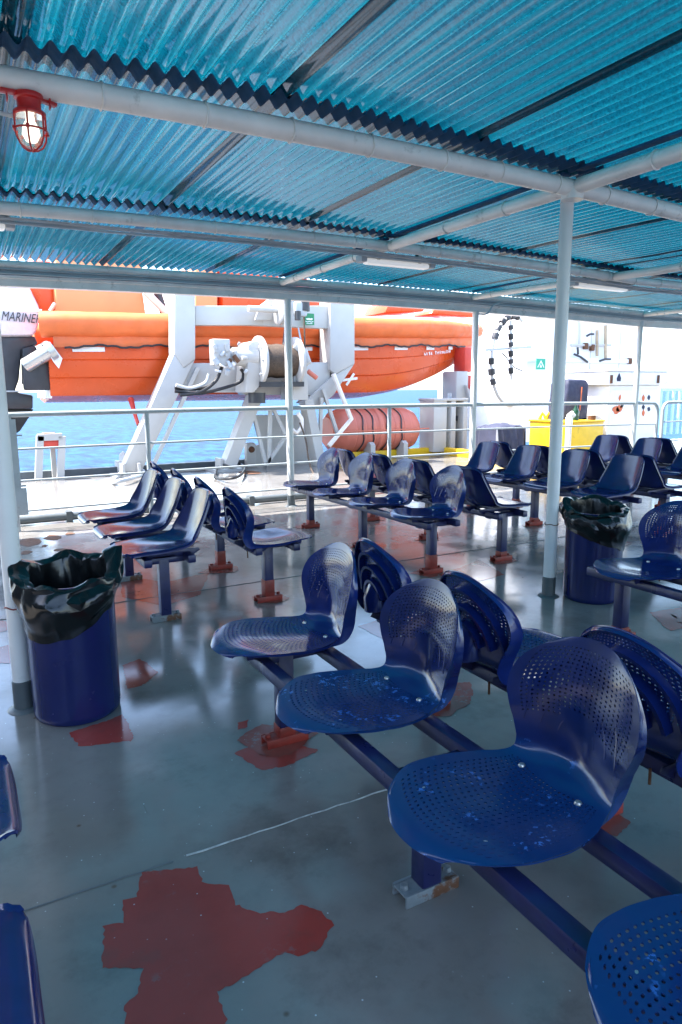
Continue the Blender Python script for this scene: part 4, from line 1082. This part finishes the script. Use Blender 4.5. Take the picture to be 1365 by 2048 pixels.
MB().pipe([(cxm + .1, 9.95, p.z + .04), (cxm + .1, 9.95, q2.z + .1)], .12, 12).build('pedestal', M_foot, cv2)
MB().bar((cxm + .02, 9.665, q2.z + .15), (cxm + .06, 9.675, p2.z - .15), .02, .01).build('zip', M_vest, cv2)
vp = thing('vent_pipe', 'white gooseneck vent pipe at the left side of the yellow box', 'pipe')
pv = A(1136, 900, 8.4); ztop = A(1138, 828, 8.4).z
MB().pipe([(pv.x, 8.4, 0), (pv.x, 8.4, ztop - .12), (pv.x + .005, 8.4, ztop - .03), (pv.x + .05, 8.4, ztop), (pv.x + .09, 8.4, ztop - .04)], .05, 14).build('pipe', M_white, vp)
MB().lathe([(.058, -.02), (.06, 0), (.06, .13), (.05, .15)], 16, (pv.x, 8.4, ztop - .2)).build('collar', M_white, vp)
lk = thing('white_locker', 'tall white locker with lid latches and lifejacket instruction sheets', 'locker')
l0, l1 = A(1219, 770, 9.5), A(1322, 905, 9.5)
MB().lim(l0.x, l1.x - .12, 9.5, 10.5, .12, l0.z - .002).build('body', M_signw, lk, bevel=.03)
lt = A(1212, 743, 9.5)
MB().lim(lt.x, l1.x - .03, 9.42, 10.55, l0.z, lt.z).build('lid', M_signw, lk, bevel=.03)
MB().lim(lt.x - .03, l1.x, 9.4, 10.57, lt.z + .002, lt.z + .05).build('lid_rim', M_signw, lk, bevel=.015)
MB().lim(l0.x, l1.x - .15, 9.52, 10.4, 0, .118).build('plinth', M_rust, lk)
for x in (1225, 1319):
    pq = A(x, 752, 9.4); MB().lim(pq.x - .03, pq.x + .03, 9.40, 9.418, pq.z - .14, pq.z + .02).build('latch', M_rust, lk)
def sheetpaper(x0, y0, x1, y1, marks):
    pa, pb_ = A(x0, y0, 9.48), A(x1, y1, 9.48)
    s_ = MB().lim(pa.x, pb_.x, 9.488, 9.4995, pb_.z, pa.z).build('instruction_sheet', M_signw, lk)
    for (mx, my, wx, wz, mt, ang) in marks:
        c = A(mx, my, 9.48); rot = Matrix.Rotation(ang, 3, 'Y')
        MB().lathe([(.001, -.003), (wx * .8, -.003), (wx, 0), (wx * .8, .003), (.001, .003)], 10, (0, 0, 0), 'Y')
        b_ = MB(); k = 12
        b_.prism([Vector((c.x, 9.482, c.z)) + rot @ Vector((wx * cos(2 * pi * q / k), 0, wz * sin(2 * pi * q / k) * (.8 + .2 * cos(q * 2)))) for q in range(k)], (0, .004, 0))
        b_.build('pictogram', mt, s_)
sheetpaper(1224, 780, 1262, 850, [(1233, 820, .11, .09, M_vest, .3), (1240, 817, .10, .08, M_vest, -.3), (1245, 812, .06, .035, M_dark, -.5), (1241, 795, .035, .07, M_vest, .2)])
sheetpaper(1284, 778, 1312, 850, [(1288, 796, .045, .075, M_vest, 0), (1299, 795, .045, .06, M_navyc, 0), (1288, 814, .045, .06, M_navyc, 0), (1299, 818, .05, .05, M_navyc, .5), (1288, 826, .045, .075, M_vest, 0)])
pq = A(1240, 756, 9.4); MB().prism([(pq.x - .05, 9.41, pq.z - .06), (pq.x + .05, 9.41, pq.z - .06), (pq.x + .06, 9.41, pq.z), (pq.x, 9.41, pq.z + .1), (pq.x - .06, 9.41, pq.z)], (0, .006, 0)).build('sticker', M_navyc, lk)
for (x0, y0_, x1, y1_, mt) in ((1142, 690, 1222, 690, M_davit), (1142, 742, 1206, 742, M_tan), (1160, 640, 1160, 690, M_davit)):
    MB().pipe([A(x0, y0_, 12.82), A(x1, y1_, 12.82)], .03, 8).build('pipe', mt, dh)
for k in range(4): MB().lim(q0 + 1.1 + k * 1.1, q0 + 1.115 + k * 1.1, 12.892, 12.899, 0, 5.1).build('plate_seam', M_davit, dh)
# pale blue fence far aft
pf = thing('pale_fence', 'pale blue fence with upright slats at the right edge beyond the locker', 'fence')
MB().bar(A(1322, 785 - 5, 13), A(1440, 783 - 5, 13), .06, .05).build('top_bar', M_pale, pf)
a0 = A(1322, 800, 13).x
for k in range(9): MB().lim(a0 + k * .28, a0 + k * .28 + .07, 13, 13.05, 0, 1.25).build('slat', M_pale, pf)
